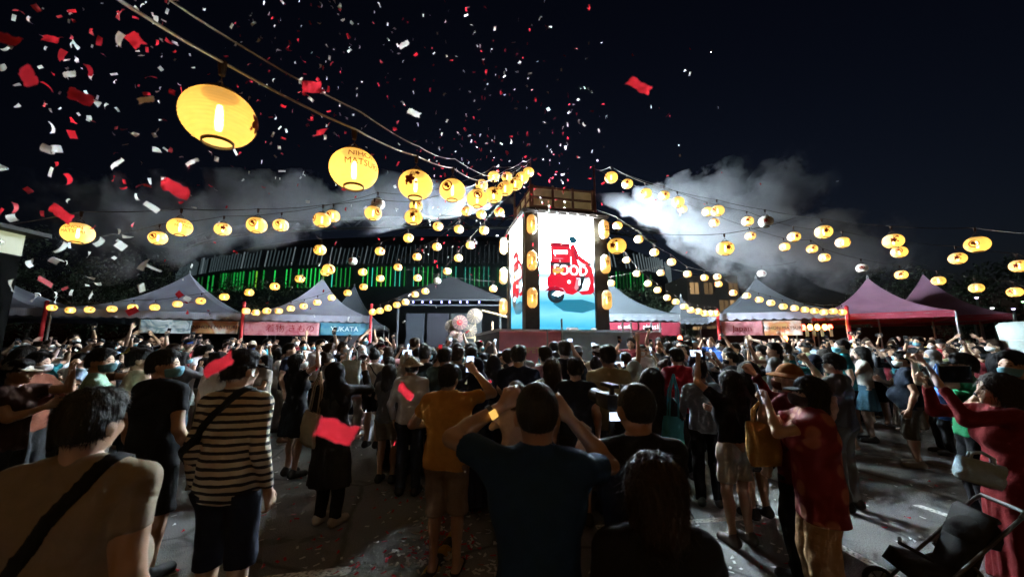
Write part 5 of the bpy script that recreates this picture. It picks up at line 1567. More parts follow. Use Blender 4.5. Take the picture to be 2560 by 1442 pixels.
# ================================================================== the people one can pick out
BLACK = (0.012, 0.012, 0.014); NAVY = (0.010, 0.014, 0.028); CHAR = (0.03, 0.03, 0.032); WHITE = (0.62, 0.62, 0.62); BEIGE = (0.42, 0.34, 0.24); GREY = (0.18, 0.18, 0.19); MASKW = (0.70, 0.72, 0.74); MASKB = (0.18, 0.42, 0.52)
HERO = []
def hero(px, y, h, label, g, turn=0.0, **kw):
    p = stand(px, y, h)
    HERO.append((p[0], p[1]))
    return put(g, p, R(turn), h, label, **kw)
def stripes():
    m, nt, b = mat_new('striped_jersey')
    tc = N(nt, 'ShaderNodeTexCoord'); sp = N(nt, 'ShaderNodeSeparateXYZ'); nt.links.new(tc.outputs['Object'], sp.inputs[0])
    nz = N(nt, 'ShaderNodeTexNoise', Scale=7.0, Detail=2.0); nt.links.new(tc.outputs['Object'], nz.inputs['Vector'])
    a = N(nt, 'ShaderNodeMath', operation='MULTIPLY_ADD'); a.inputs[1].default_value = 0.022; nt.links.new(nz.outputs[0], a.inputs[0]); nt.links.new(sp.outputs['Z'], a.inputs[2])
    f = N(nt, 'ShaderNodeMath', operation='MULTIPLY'); f.inputs[1].default_value = 22.5; nt.links.new(a.outputs[0], f.inputs[0])
    fr_ = N(nt, 'ShaderNodeMath', operation='FRACT'); nt.links.new(f.outputs[0], fr_.inputs[0])
    r = N(nt, 'ShaderNodeValToRGB'); r.color_ramp.interpolation = 'CONSTANT'
    r.color_ramp.elements[0].color = (0.012, 0.010, 0.012, 1); r.color_ramp.elements[1].position = 0.42; r.color_ramp.elements[1].color = (0.52, 0.42, 0.30, 1)
    nt.links.new(fr_.outputs[0], r.inputs[0]); nt.links.new(r.outputs[0], b.inputs['Base Color']); b.inputs['Roughness'].default_value = 0.9
    n2 = N(nt, 'ShaderNodeTexNoise', Scale=24.0, Detail=4.0); nt.links.new(tc.outputs['Object'], n2.inputs['Vector'])
    bp = N(nt, 'ShaderNodeBump', Strength=0.35, Distance=0.02); nt.links.new(n2.outputs[0], bp.inputs['Height']); nt.links.new(bp.outputs[0], b.inputs['Normal'])
    return m
def floral(base, spot, scale=9.0):
    m, nt, b = mat_new('flowered_cloth')
    tc = N(nt, 'ShaderNodeTexCoord'); v = N(nt, 'ShaderNodeTexVoronoi', Scale=scale); nt.links.new(tc.outputs['Object'], v.inputs['Vector'])
    r = N(nt, 'ShaderNodeValToRGB')
    r.color_ramp.elements[0].position = 0.30; r.color_ramp.elements[0].color = (*spot, 1); r.color_ramp.elements[1].position = 0.42; r.color_ramp.elements[1].color = (*base, 1)
    nt.links.new(v.outputs['Distance'], r.inputs[0]); nt.links.new(r.outputs[0], b.inputs['Base Color']); b.inputs['Roughness'].default_value = 0.85
    return m
def plaid():
    m, nt, b = mat_new('checked_shirt')
    tc = N(nt, 'ShaderNodeTexCoord'); c = N(nt, 'ShaderNodeTexChecker', Scale=16.0); nt.links.new(tc.outputs['Object'], c.inputs['Vector'])
    c.inputs[1].default_value = (0.10, 0.14, 0.16, 1); c.inputs[2].default_value = (0.35, 0.40, 0.40, 1)
    nt.links.new(c.outputs[0], b.inputs['Base Color']); b.inputs['Roughness'].default_value = 0.9
    return m
FH = 0.0145
# nearest
hero(225, 1.42, 1.63, 'man in beige tee with black shoulder strap at the bottom left corner', figure(FH, 'tee', 'trousers', ('down', 'down'), strap=((0.894, 0, -0.447), -0.554, 0.026), seed=1, fat=1.34, sleeve=0.62), 8, top_c=(0.24, 0.19, 0.135), bot_c=CHAR, hair='short', hair_c=(0.013, 0.011, 0.010), strap_c=BLACK, skin_c=SKINS[2], hair_h=0.006)
g8 = figure(0.012, 'tee', 'trousers', (((0.150, 0.27, 1.57), (0.75, 0.45, 0.1)), ((0.165, 0.25, 1.52), (0.9, 0.15, -0.8))), ('grip', 'grip'), (0, 4), fat=0.86, seed=2, sleeve=0.62)
p8 = hero(1342, 1.47, 1.66, 'man in navy tee, both arms raised beside his head, bottom centre', g8, 0, top_c=(0.016, 0.040, 0.085), bot_c=BLACK, hair='buzz', hair_c=(0.022, 0.02, 0.022), skin_c=SKINS[2], hair_h=0.006)
wr8, M8 = g8.wrist[0]
wm = MB()
for k in range(17):
    a = 2*math.pi*k/16
    for yy in (-0.062, -0.040):
        wm.v.append(tuple(Vector(wr8 + M8[:, 1]*yy + (M8[:, 0]*math.cos(a) + M8[:, 2]*math.sin(a))*0.036)))
for k in range(16): wm.f.append((2*k, 2*k+1, 2*k+3, 2*k+2)); wm.m.append(0)
wb = wm.build('watch_strap', plain('watch_strap', (0.03, 0.03, 0.03), 0.5), p8, True)
wc = wr8 - M8[:, 1]*0.051
MB().box((-0.018, -0.016, 0.034), (0.018, 0.016, 0.045), 0, Matrix.Translation(Vector(wc)) @ Matrix(M8.tolist()).to_4x4()).build('watch_case', emit('watch_face', (1.0, 0.55, 0.12), 0.15), wb)
g9 = figure(FH, 'tee', 'trousers', (((0.17, 0.36, 1.36), (0.6, -0.2, -1)), 'chest'), ('grip', 'relaxed'), (8, 0), seed=3)
p9 = hero(1590, 1.75, 1.63, 'man in black tee filming with a video camera, right of the navy tee', g9, 4, top_c=BLACK, bot_c=BLACK, hair='buzz', hair_c=HAIRS[0], skin_c=SKINS[2], hair_h=0.006)
hero(1630, 1.25, 1.46, 'woman in black top with tied back brown hair, lowest head at the bottom', figure(FH, 'tee', 'trousers', ('down', 'chest'), fem=True, seed=4, head=(25, 0)), -6, top_c=BLACK, bot_c=BLACK, hair='bob', hair_c=(0.020, 0.011, 0.009), skin_c=SKINS[0], hair_h=0.006)
g11 = figure(FH, 'tee', 'wide', (((0.06, 0.27, 1.50), (1, 0, -1)), ((0.05, 0.28, 1.50), (1, 0.1, -1))), ('grip', 'grip'), (5, 6), fem=True, seed=5, tophem=0.72, loose=0.022, fat=1.08)
p11 = hero(2018, 2.72, 1.58, 'woman in red flowered shirt and tan trousers filming with her phone', g11, 68, top_m=floral((0.20, 0.012, 0.014), (0.42, 0.14, 0.08), 7.0), bot_c=(0.40, 0.24, 0.12), hair=('bob', 'cap'), under=(0.02, 0.015, 0.015), mask=(0.05, 0.04, 0.045), skin_c=SKINS[0])
phone_at(p11, g11, 1, 'pale phone held up by the woman in the red flowered shirt')
g12 = figure(FH, 'long', 'trousers', ('bag', 'phone'), ('grip', 'grip'), (0, 5), fem=True, seed=6, tophem=0.78)
p12 = hero(1968, 3.20, 1.64, 'woman in dark red top with orange head wrap beside the flowered shirt', g12, 30, top_c=(0.10, 0.012, 0.014), bot_c=BLACK, hair='bucket', under=(0.28, 0.11, 0.03), mask=(0.12, 0.05, 0.04), skin_c=SKINS[1])
g13 = figure(FH, 'tee', 'shorts', ('phone_high', 'chest'), ('grip', 'relaxed'), (10, 5), fem=True, seed=7, hem=0.60, tophem=0.99)
p13 = hero(1822, 3.75, 1.56, 'long haired woman in black top and white shorts raising a phone', g13, 12, top_c=BLACK, bot_c=(0.55, 0.48, 0.42), hair='long', skin_c=SKINS[0], shoe_c=(0.1, 0.08, 0.07))
phone_at(p13, g13, 0, 'phone raised by the woman in white shorts', True)
hero(1752, 4.6, 1.58, 'person in grey denim shirt and black trousers left of the white shorts', figure(FH, 'long', 'trousers', ('down2', 'phone'), ('relaxed', 'grip'), (-20, 0), seed=8, lean=0.08), -14, top_c=(0.16, 0.18, 0.20), bot_c=BLACK, hair='short', skin_c=SKINS[1])
hero(1692, 5.4, 1.74, 'man in plain red shirt seen from behind right of the grey banner', figure(FH, 'long', 'trousers', ('down', 'fold'), seed=9, fat=1.05), 6, top_c=(0.26, 0.012, 0.018), bot_c=BLACK, hair='short')
# left block
hero(412, 3.22, 1.755, 'masked man in black tee and black shorts looking right', figure(FH, 'tee', 'shorts', ('down', 'down2'), head=(-52, 4), seed=10, fat=1.1, hem=0.47, tophem=0.82, loose=0.01), -12, top_c=BLACK, bot_c=(0.014, 0.013, 0.013), hair='short', mask=MASKB, skin_c=SKINS[2])
hero(602, 2.56, 1.76, 'man in black and cream striped jersey with dark cap and black strap', figure(0.012, 'long', 'capri', ('down', 'down'), strap=((0.76, 0, -0.65), -0.900, 0.024), seed=11, hem=0.43, tophem=0.83, head=(-10, 0), fat=1.03), -5, top_m=stripes(), bot_c=(0.016, 0.018, 0.028), hair=('short', 'cap'), under=(0.014, 0.012, 0.014), strap_c=BLACK, skin_c=SKINS[1])
p4 = hero(842, 4.15, 1.62, 'woman in black headscarf and long charcoal coat holding a cloth bag', figure(FH, 'coat', 'trousers', ('bag', 'phone'), ('grip', 'grip'), (-12, 6), fem=True, hem=0.40, sleeve=1, seed=12), -16, top_c=(0.028, 0.026, 0.024), bot_c=BLACK, hair='hijab', under=BLACK, shoe_c=(0.5, 0.46, 0.42), top_n='coat')
g5 = figure(FH, 'dress', 'none', ('chest', 'up_bent'), ('relaxed', 'grip'), (-25, 12), fem=True, hem=0.56, sleeve=0.35, seed=13)
p5 = hero(748, 5.5, 1.66, 'woman in sleeveless black dress stretching one arm up', g5, -35, top_c=BLACK, hair='bob', mask=MASKW, top_n='dress', skin_c=SKINS[0])
hero(1017, 5.85, 1.66, 'woman in beige headscarf, beige top and long black skirt', figure(FH, 'long', 'skirt', ('chest', 'chest'), fem=True, hem=0.05, seed=14, tophem=0.84), -6, top_c=(0.36, 0.29, 0.22), bot_c=BLACK, hair='hijab', under=(0.40, 0.33, 0.26), bot_n='skirt')
g7 = figure(FH, 'tee', 'shorts', (((0.14, 0.22, 1.18), (1, -0.2, -0.5)), ((0.21, 0.20, 1.63), (1, 0, -1))), ('relaxed', 'grip'), (-8, 4), seed=15, hem=0.45, tophem=0.84, loose=0.012, fat=1.08, shoe=False)
p7 = hero(1122, 3.32, 1.63, 'man in mustard orange tee and khaki shorts raising a phone', g7, -4, top_c=(0.50, 0.23, 0.05), bot_c=(0.24, 0.16, 0.105), hair='short', skin_c=SKINS[2], shoe_c=(0.02, 0.018, 0.016))
phone_at(p7, g7, 1, 'lit phone raised by the man in the mustard orange tee')
g32 = figure(0.018, 'tee', 'shorts', ('phone', 'down'), ('grip', 'relaxed'), fem=True, strap=((-0.76, 0, -0.65), -0.90, 0.014), seed=16, hem=0.62, tophem=0.98)
hero(938, 6.7, 1.63, 'woman in cream top with thin strap and black shorts', g32, -10, top_c=(0.48, 0.42, 0.34), bot_c=BLACK, hair='bun', strap_c=CHAR)
hero(975, 6.3, 1.55, 'woman in dark striped top just left of the beige headscarf', figure(0.018, 'long', 'trousers', ('chest', 'down'), fem=True, seed=17), 0, top_c=(0.08, 0.08, 0.09), bot_c=CHAR, hair='ponytail')
hero(545, 5.0, 1.70, 'man in plain white tee behind the striped jersey', figure(0.018, 'tee', 'shorts', ('down', 'phone'), ('relaxed', 'grip'), seed=18), -22, top_c=(0.50, 0.48, 0.44), bot_c=GREY, hair='short')
hero(352, 4.3, 1.76, 'man in beige tee behind the black tee', figure(0.018, 'tee', 'trousers', ('down', 'down'), head=(-20, 5), seed=19, fat=1.1), -30, top_c=(0.40, 0.30, 0.22), bot_c=CHAR, hair='short', skin_c=SKINS[2])
hero(252, 3.9, 1.76, 'masked man in pale green tee above the bottom left head', figure(0.018, 'tee', 'shorts', ('chest', 'fold'), head=(-30, 0), seed=20), -45, top_c=(0.30, 0.46, 0.34), bot_c=CHAR, hair='short', mask=(0.10, 0.18, 0.20))
hero(700, 7.6, 1.58, 'girl in white shirt and pale grey trousers with folded arms', figure(0.021, 'long', 'trousers', ('fold', 'fold'), fem=True, seed=21), -60, top_c=(0.60, 0.60, 0.60), bot_c=(0.26, 0.25, 0.25), hair='bob', mask=MASKW)
hero(662, 6.5, 1.55, 'masked girl in grey top with folded arms left of the white shirt', figure(0.021, 'tee', 'shorts', ('fold', 'fold'), fem=True, seed=22), 150, top_c=(0.30, 0.27, 0.24), bot_c=CHAR, hair='bob', mask=MASKW)
hero(95, 4.4, 1.72, 'person in rust shirt pointing to the right by the left edge', figure(0.021, 'long', 'shorts', ('chest', ((0.30, 0.42, 1.32), (0.6, -0.2, -1))), ('relaxed', 'point'), (0, 0), seed=23), -75, top_c=(0.15, 0.05, 0.03), bot_c=CHAR, hair='short', mask=MASKW)
hero(45, 3.7, 1.66, 'person in dark brown shirt and cream cap at the left edge', figure(0.021, 'tee', 'trousers', ('phone', 'chest'), ('grip', 'relaxed'), seed=24), -70, top_c=(0.06, 0.03, 0.025), bot_c=CHAR, hair=('short', 'cap'), under=(0.55, 0.50, 0.42))
# centre block
hero(1520, 4.4, 1.79, 'broad man in straw yellow tee in front of the grey banner', figure(0.018, 'tee', 'trousers', ('down', 'down'), seed=25, fat=1.14), 4, top_c=(0.32, 0.27, 0.14), bot_c=CHAR, hair='short', skin_c=SKINS[2])
hero(1296, 4.7, 1.79, 'broad man in navy shirt in front of the left pink banner', figure(0.018, 'tee', 'trousers', ('fold', 'chest'), seed=26, fat=1.15), -4, top_c=NAVY, bot_c=BLACK, hair='short')
hero(1290, 3.7, 1.46, 'brown haired girl in pale pink skirt left of the navy tee head', figure(0.018, 'tee', 'skirt', ('chest', 'chest'), fem=True, hem=0.45, seed=27), 0, top_c=(0.40, 0.30, 0.29), bot_c=(0.42, 0.30, 0.28), hair='bob', hair_c=(0.06, 0.03, 0.015), bot_n='skirt')
hero(1380, 4.4, 1.66, 'long haired woman in white blouse right of the navy tee head', figure(0.018, 'tee', 'skirt', ('down', 'down'), fem=True, hem=0.5, seed=28), 2, top_c=(0.42, 0.44, 0.46), bot_c=GREY, hair='long', hair_c=(0.03, 0.018, 0.012), bot_n='skirt')
hero(1438, 4.15, 1.66, 'man in dark blue grey tee left of the straw yellow tee', figure(0.018, 'tee', 'shorts', ('down', 'down'), seed=29), 0, top_c=(0.022, 0.026, 0.036), bot_c=CHAR, hair='short')
hero(1585, 4.5, 1.62, 'woman in pale blue headscarf right of the straw yellow tee', figure(0.018, 'long', 'skirt', ('chest', 'chest'), fem=True, hem=0.1, seed=30), -6, top_c=(0.05, 0.06, 0.08), bot_c=BLACK, hair='hijab', under=(0.26, 0.33, 0.36), bot_n='skirt')
p29 = hero(1628, 3.35, 1.60, 'woman with long black hair and turquoise bag behind the camera man', figure(0.018, 'long', 'trousers', ('chest', 'bag'), ('relaxed', 'grip'), fem=True, seed=31), -4, top_c=(0.02, 0.02, 0.026), bot_c=BLACK, hair='long')
hero(1190, 4.6, 1.66, 'woman in dark navy headscarf right of the mustard tee', figure(0.018, 'long', 'skirt', ('chest', 'chest'), fem=True, hem=0.06, seed=32), 4, top_c=NAVY, bot_c=NAVY, hair='hijab', under=NAVY, bot_n='skirt')
hero(1235, 5.0, 1.66, 'woman in charcoal headscarf beside the dark navy headscarf', figure(0.018, 'long', 'skirt', ('chest', 'phone'), ('relaxed', 'grip'), fem=True, hem=0.06, seed=33), -3, top_c=CHAR, bot_c=CHAR, hair='hijab', under=CHAR, bot_n='skirt')
hero(1112, 5.1, 1.76, 'man in dark green tee above the mustard tee', figure(0.018, 'tee', 'trousers', ('phone', 'down'), ('grip', 'relaxed'), seed=34), -6, top_c=(0.05, 0.075, 0.065), bot_c=CHAR, hair='short')
hero(1062, 5.6, 1.76, 'man in black tee between the beige headscarf and green tee', figure(0.018, 'tee', 'trousers', ('down', 'phone'), ('relaxed', 'grip'), seed=35), -8, top_c=(0.03, 0.04, 0.04), bot_c=CHAR, hair='short')
hero(1385, 7.0, 1.74, 'man in black shirt alone against the grey platform banner', figure(0.021, 'long', 'trousers', ('fold', 'fold'), seed=36), 0, top_c=BLACK, bot_c=BLACK, hair='short')
# right block
hero(2152, 7.0, 1.66, 'long haired woman in white blouse and short denim skirt', figure(0.018, 'tee', 'skirt', ('chest', 'chest'), fem=True, hem=0.56, seed=37, tophem=0.97), 55, top_c=(0.50, 0.47, 0.42), bot_c=(0.05, 0.12, 0.17), hair='long', bot_n='skirt', skin_c=SKINS[1])
hero(2257, 5.85, 1.66, 'heavy man in navy tee and grey cargo shorts', figure(FH, 'tee', 'shorts', ('down', 'chest'), fat=1.2, seed=38, hem=0.42, head=(10, 0)), 50, top_c=(0.016, 0.022, 0.035), bot_c=(0.13, 0.12, 0.10), hair='short', mask=MASKW, skin_c=SKINS[2], shoe_c=(0.35, 0.33, 0.3))
g19 = figure(FH, 'tee', 'trousers', ('phone', 'phone'), ('grip', 'grip'), (0, 5), seed=39, fat=1.05)
p19 = hero(2405, 4.1, 1.71, 'masked man in green tee and dark cap holding a tablet', g19, 62, top_c=(0.02, 0.17, 0.07), bot_c=BLACK, hair=('short', 'cap'), under=(0.02, 0.02, 0.025), mask=MASKW)
g18 = figure(FH, 'dress', 'none', ('phone', 'phone'), ('grip', 'grip'), (0, 3), fem=True, hem=0.22, sleeve=0.95, seed=40)
p18 = hero(2490, 2.75, 1.60, 'woman in dark red dress and long hair filming at the right edge', g18, 62, top_c=(0.17, 0.014, 0.016), hair='long', hair_c=(0.02, 0.012, 0.01), top_n='dress', skin_c=SKINS[0])
phone_at(p18, g18, 0, 'lit phone held by the woman in the dark red dress')
hero(2535, 3.5, 1.74, 'masked man in dark checked shirt looking left at the right edge', figure(0.018, 'tee', 'trousers', ('down', 'chest'), seed=41), 95, top_c=(0.04, 0.05, 0.055), bot_c=CHAR, hair='short', mask=MASKB)
hero(2330, 6.4, 1.66, 'woman in checked shirt and white headscarf behind the green tee', figure(0.018, 'long', 'trousers', ('chest', 'phone'), ('relaxed', 'grip'), fem=True, seed=42), 70, top_m=plaid(), bot_c=CHAR, hair='hijab', under=(0.25, 0.25, 0.26), mask=MASKB)
hero(2085, 4.5, 1.70, 'person in black cap and grey trousers behind the flowered shirt', figure(0.018, 'tee', 'trousers', ('down', 'phone'), ('relaxed', 'grip'), seed=43), 25, top_c=(0.10, 0.10, 0.10), bot_c=(0.16, 0.15, 0.13), hair=('short', 'cap'), under=CHAR)
hero(1868, 4.3, 1.62, 'long haired woman in grey dress right of the white shorts', figure(0.018, 'dress', 'none', ('chest', 'chest'), fem=True, hem=0.55, seed=44), 18, top_c=(0.07, 0.065, 0.07), hair='long', top_n='dress')
hero(1905, 7.3, 1.66, 'man in pale yellow shirt carrying a white plastic bag', figure(0.021, 'tee', 'trousers', ('bag', 'chest'), ('grip', 'relaxed'), seed=45), 30, top_c=(0.42, 0.40, 0.24), bot_c=CHAR, hair='short')

# bags
def rel(person, v):
    bpy.context.view_layer.update()
    return person.matrix_world @ Vector(v)
def atp(px, py, y): return at_y(px, py, y)
bag(atp(1682, 1040, 3.25), 0.20, 0.10, 0.34, (0.06, 0.30, 0.42), 'turquoise cloth bag hanging from the long haired woman', 0.5, 0.34, tilt=0.12)
bag(atp(1903, 1052, 3.0), 0.24, 0.12, 0.32, (0.42, 0.22, 0.06), 'stiff orange paper shopping bag left of the flowered shirt', 0.1, 0.14, 'shopping_bag')
bag(atp(785, 1030, 4.1), 0.26, 0.10, 0.34, (0.42, 0.33, 0.21), 'tan cloth bag beside the long charcoal coat', -0.5, 0.42, tilt=0.15)
bag(atp(2348, 965, 4.05), 0.34, 0.14, 0.30, (0.05, 0.13, 0.42), 'blue plastic bag hanging from the man in the green tee', 0.9, 0.24, 'plastic_bag', tilt=-0.3)
bag(atp(1925, 905, 7.2), 0.26, 0.12, 0.34, (0.60, 0.65, 0.70), 'white plastic bag in the crowd below the tan banner', 0.3, 0.18, 'plastic_bag')
bag(atp(880, 900, 5.2), 0.24, 0.14, 0.34, (0.42, 0.48, 0.46), 'clear plastic bag held up left of the cream top', 0.2, 0.2, 'plastic_bag')
bag(atp(2452, 1150, 2.55), 0.24, 0.10, 0.15, (0.30, 0.38, 0.42), 'pale silver bag hanging on the pushchair handle', -0.2, 0.05, 'handbag', tilt=0.25)
bag(atp(490, 1160, 3.05), 0.09, 0.05, 0.18, (0.20, 0.19, 0.16), 'small grey patterned pouch at the black shorts', 0.3, 0.10, 'pouch')
# video camera
vc = empty('video_camera', atp(1522, 1000, 2.05), R(6)); tag(vc, 'black video camera with a small lit screen in front of the buzz cut man', 'camera')
MB().box((-0.04, -0.09, -0.035), (0.04, 0.09, 0.035)).build('camera_body', plain('camera_plastic', (0.010, 0.010, 0.011), 0.75), vc)
MB().tube([(0, 0.11, 0), (0, 0.24, 0)], [0.035, 0.04], 14).build('lens', plain('camera_plastic', (0.010, 0.010, 0.011), 0.75), vc)
MB().box((-0.02, -0.10, 0.070), (0.02, 0.07, 0.088)).box((0.05, -0.05, 0.03), (0.13, -0.035, 0.085)).tube([(0, -0.05, 0.03), (0, -0.05, 0.08)], 0.012, 6).build('top_handle', plain('camera_plastic', (0.010, 0.010, 0.011), 0.75), vc)
MB().box((-0.035, -0.105, -0.085), (0.025, -0.098, -0.045)).build('screen', emit('camera_screen', (0.6, 0.72, 0.9), 0.35), vc)
MB().tube([(0, -0.05, -0.04), (-0.02, -0.07, -0.16)], 0.016, 8).build('grip', plain('camera_plastic', (0.010, 0.010, 0.011), 0.75), vc)
# tablet
tb = empty('tablet', atp(2388, 935, 3.75), R(-20)); tag(tb, 'dark tablet held up by the man in the green tee', 'tablet')
MB().box((-0.12, -0.004, -0.08), (0.12, 0.004, 0.08)).build('tablet_body', plain('phone_case', (0.02, 0.02, 0.022), 0.35), tb)
MB().box((-0.112, -0.0058, -0.072), (0.112, -0.0042, 0.072)).build('screen', plain('dark_screen', (0.015, 0.02, 0.03), 0.15), tb)

# pushchair
pc = empty('pushchair', (x_at(2365, 2.8, 0.4), 2.8, 0), R(75)); pc.scale = (0.74,)*3; tag(pc, 'dark pushchair with grey frame at the lower right', 'pushchair')
FRM = plain('pushchair_frame', (0.07, 0.065, 0.06), 0.5, 0.2); SEATC = plain('pushchair_cloth', (0.02, 0.018, 0.018), 0.85, 0, 0.3, 12)
for s in (-0.22, 0.22):
    MB().tube([(s, 0.42, 0.10), (s, 0.10, 0.45), (s, -0.42, 0.98)], 0.014, 8).build('frame_tube', FRM, pc, True)
    MB().tube([(s, -0.36, 0.10), (s, -0.05, 0.55)], 0.014, 8).build('frame_tube', FRM, pc, True)
    MB().tube([(s, -0.36, 0.12), (s, 0.40, 0.14)], 0.010, 8).build('frame_tube', FRM, pc, True)
MB().tube([(-0.22, -0.42, 0.98), (-0.2, -0.47, 1.03), (0.2, -0.47, 1.03), (0.22, -0.42, 0.98)], 0.018, 8).build('handlebar', FRM, pc, True)
MB().tube([(-0.22, -0.36, 0.12), (0.22, -0.36, 0.12)], 0.010, 8).build('axle', FRM, pc)
TYR = plain('tyre_rubber', (0.02, 0.02, 0.02), 0.8)
for x, y in ((-0.25, 0.42), (0.25, 0.42), (-0.25, -0.38), (0.25, -0.38)):
    w = empty('wheel', (0, 0, 0), 0, pc)
    bpy.data.objects.remove(w)
    m = MB()
    for k in range(21):
        a = 2*math.pi*k/20; m.v.append((x-0.022, y+0.13*math.cos(a), 0.13+0.13*math.sin(a))); m.v.append((x+0.022, y+0.13*math.cos(a), 0.13+0.13*math.sin(a))); m.v.append((x+0.016, y+0.10*math.cos(a), 0.13+0.10*math.sin(a))); m.v.append((x-0.016, y+0.10*math.cos(a), 0.13+0.10*math.sin(a)))
    for k in range(20):
        for j in range(4): m.f.append((4*k+j, 4*k+(j+1) % 4, 4*k+4+(j+1) % 4, 4*k+4+j)); m.m.append(0)
    wt = m.build('wheel', TYR, pc, True)
    sp_ = MB()
    for k in range(6):
        a = math.pi*k/3; sp_.tube([(x, y, 0.13), (x, y+0.105*math.cos(a), 0.13+0.105*math.sin(a))], 0.006, 5)
    sp_.build('spokes', FRM, wt)
sm = MB(); sm.v = []
for (y, z) in ((0.36, 0.36), (0.30, 0.46), (0.05, 0.40), (-0.05, 0.44), (-0.26, 0.90), (-0.30, 0.92)):
    for x in (-0.20, 0.20): sm.v.append((x, y, z))
for i in range(5): sm.f.append((2*i, 2*i+1, 2*i+3, 2*i+2)); sm.m.append(0)
so = sm.build('seat', SEATC, pc, True); so.modifiers.new('t', 'SOLIDIFY').thickness = 0.04
cm = MB(); nn = 10
for i in range(nn+1):
    a = math.pi*(0.05+0.62*i/nn)
    for j in range(9):
        b = math.pi*j/8
        cm.v.append((0.215*math.cos(b), -0.20+0.24*math.cos(math.pi-a)*-1*math.sin(b)*0.9 - 0.05, 0.70+0.20*math.sin(a)*math.sin(b)))
for i in range(nn):
    for j in range(8): k = i*9+j; cm.f.append((k, k+1, k+10, k+9)); cm.m.append(0)
cm.build('canopy', SEATC, pc, True)
MB().box((-0.18, -0.30, 0.16), (0.18, 0.18, 0.30)).build('basket', SEATC, pc)
MB().tube([(-0.21, 0.22, 0.56), (0, 0.34, 0.60), (0.21, 0.22, 0.56)], 0.016, 8).build('bumper_bar', SEATC, pc, True)
# ================================================================== the crowd
CH = 0.022
PROTO = [
 dict(top='tee', bottom='shorts', arms=('down', 'down'), pose='arms down', f=0),
 dict(top='tee', bottom='trousers', arms=('down', 'phone'), hands=('relaxed', 'grip'), pose='filming', f=0, ph=1),
 dict(top='tee', bottom='shorts', arms=('phone', 'phone'), hands=('grip', 'grip'), pose='filming', f=0, ph=1),
 dict(top='long', bottom='trousers', arms=('down2', 'down'), pose='arms down', f=0),
 dict(top='tee', bottom='skirt', arms=('phone', 'phone'), hands=('grip', 'grip'), fem=True, pose='filming', f=1, ph=1),
 dict(top='dress', bottom='none', arms=('down', 'chest'), fem=True, hem=0.5, pose='one hand at chest', f=1),
 dict(top='tee', bottom='shorts', arms=('chest', 'phone_high'), hands=('relaxed', 'grip'), fem=True, hem=0.6, pose='phone held high', f=1, ph=1),
 dict(top='tee', bottom='trousers', arms=('down', 'up'), hands=('relaxed', 'open'), pose='one arm up', f=0),
 dict(top='long', bottom='trousers', arms=('fold', 'fold'), pose='arms folded', f=0),
 dict(top='long', bottom='wide', arms=('clap', 'clap'), hands=('open', 'open'), fem=True, pose='clapping', f=1),
 dict(top='long', bottom='skirt', arms=('down', 'chest'), fem=True, hem=0.08, pose='one hand at chest', f=2),
 dict(top='tee', bottom='trousers', arms=('brow', 'hip'), pose='hand at brow', f=0),
 dict(top='tee', bottom='shorts', arms=('up_bent', 'up_bent'), hands=('open', 'open'), pose='both arms raised', f=0),
 dict(top='tee', bottom='trousers', arms=('phone_high', 'down2'), hands=('grip', 'relaxed'), pose='phone held high', f=0, ph=0),
 dict(top='long', bottom='skirt', arms=('phone', 'phone'), hands=('grip', 'grip'), fem=True, hem=0.1, pose='filming', f=2, ph=1),
]
HEADS = [(0, 4), (14, 8), (-16, 6)]
for i, q in enumerate(PROTO):
    q['g'] = figure(CH, q['top'], q['bottom'], q['arms'], q.get('hands', ('relaxed', 'relaxed')), HEADS[i % 3], fem=q.get('fem', False), hem=q.get('hem'), seed=50+i, fat=(1.0, 1.06, 0.97)[i % 3], stance=((0, 0), (0.05, -0.04), (-0.05, 0.03))[i % 3])
COLS = [('black', BLACK, 10), ('navy', (0.014, 0.018, 0.034), 5), ('white', (0.58, 0.58, 0.60), 9), ('grey', (0.16, 0.16, 0.17), 4), ('charcoal', CHAR, 4), ('pale blue', (0.28, 0.38, 0.48), 3), ('beige', (0.42, 0.35, 0.26), 3), ('red', (0.32, 0.02, 0.03), 2), ('teal', (0.02, 0.16, 0.19), 2), ('maroon', (0.12, 0.015, 0.02), 2), ('olive', (0.10, 0.10, 0.05), 2), ('orange', (0.45, 0.16, 0.03), 1), ('pink', (0.50, 0.26, 0.28), 2), ('brown', (0.12, 0.07, 0.045), 2), ('yellow', (0.46, 0.38, 0.10), 1), ('blue', (0.03, 0.08, 0.25), 2)]
BOTS = [BLACK, CHAR, (0.03, 0.035, 0.05), (0.10, 0.09, 0.08), (0.22, 0.18, 0.13), (0.05, 0.08, 0.12)]
TOPN = {'tee': 'tee', 'long': 'long sleeves', 'dress': 'dress', 'coat': 'coat'}
HAIRN = {'short': 'short hair', 'buzz': 'cropped hair', 'long': 'long hair', 'bob': 'bobbed hair', 'ponytail': 'ponytail', 'bun': 'hair bun', 'cap': 'cap', 'bucket': 'brimmed hat', 'hijab': 'headscarf'}
ZL = [(0, 'at the far left edge'), (110, 'left of the pale banner'), (235, 'near the pale blue banner'), (380, 'under the festival name'), (500, 'right of the festival name'), (610, 'under the kimono characters'), (700, 'right of kimono banner'), (790, 'under the yukata lettering'), (880, 'beside the third pole'), (960, 'left of the stage'), (1040, 'before the stage'), (1130, 'below the paper parasols'), (1215, 'before left pink banner'), (1330, 'below the left screen'), (1400, 'before the grey banner'), (1490, 'right of the grey banner'), (1560, 'before right pink banner'), (1620, 'below the airline banner'), (1720, 'right of the airline banner'), (1800, 'below pink script banner'), (1890, 'below the tan banner'), (1985, 'before the food stall'), (2080, 'by the last red pole'), (2160, 'left under mauve marquee'), (2260, 'right under mauve marquee'), (2370, 'right of the mauve marquee'), (2470, 'near the right edge')]
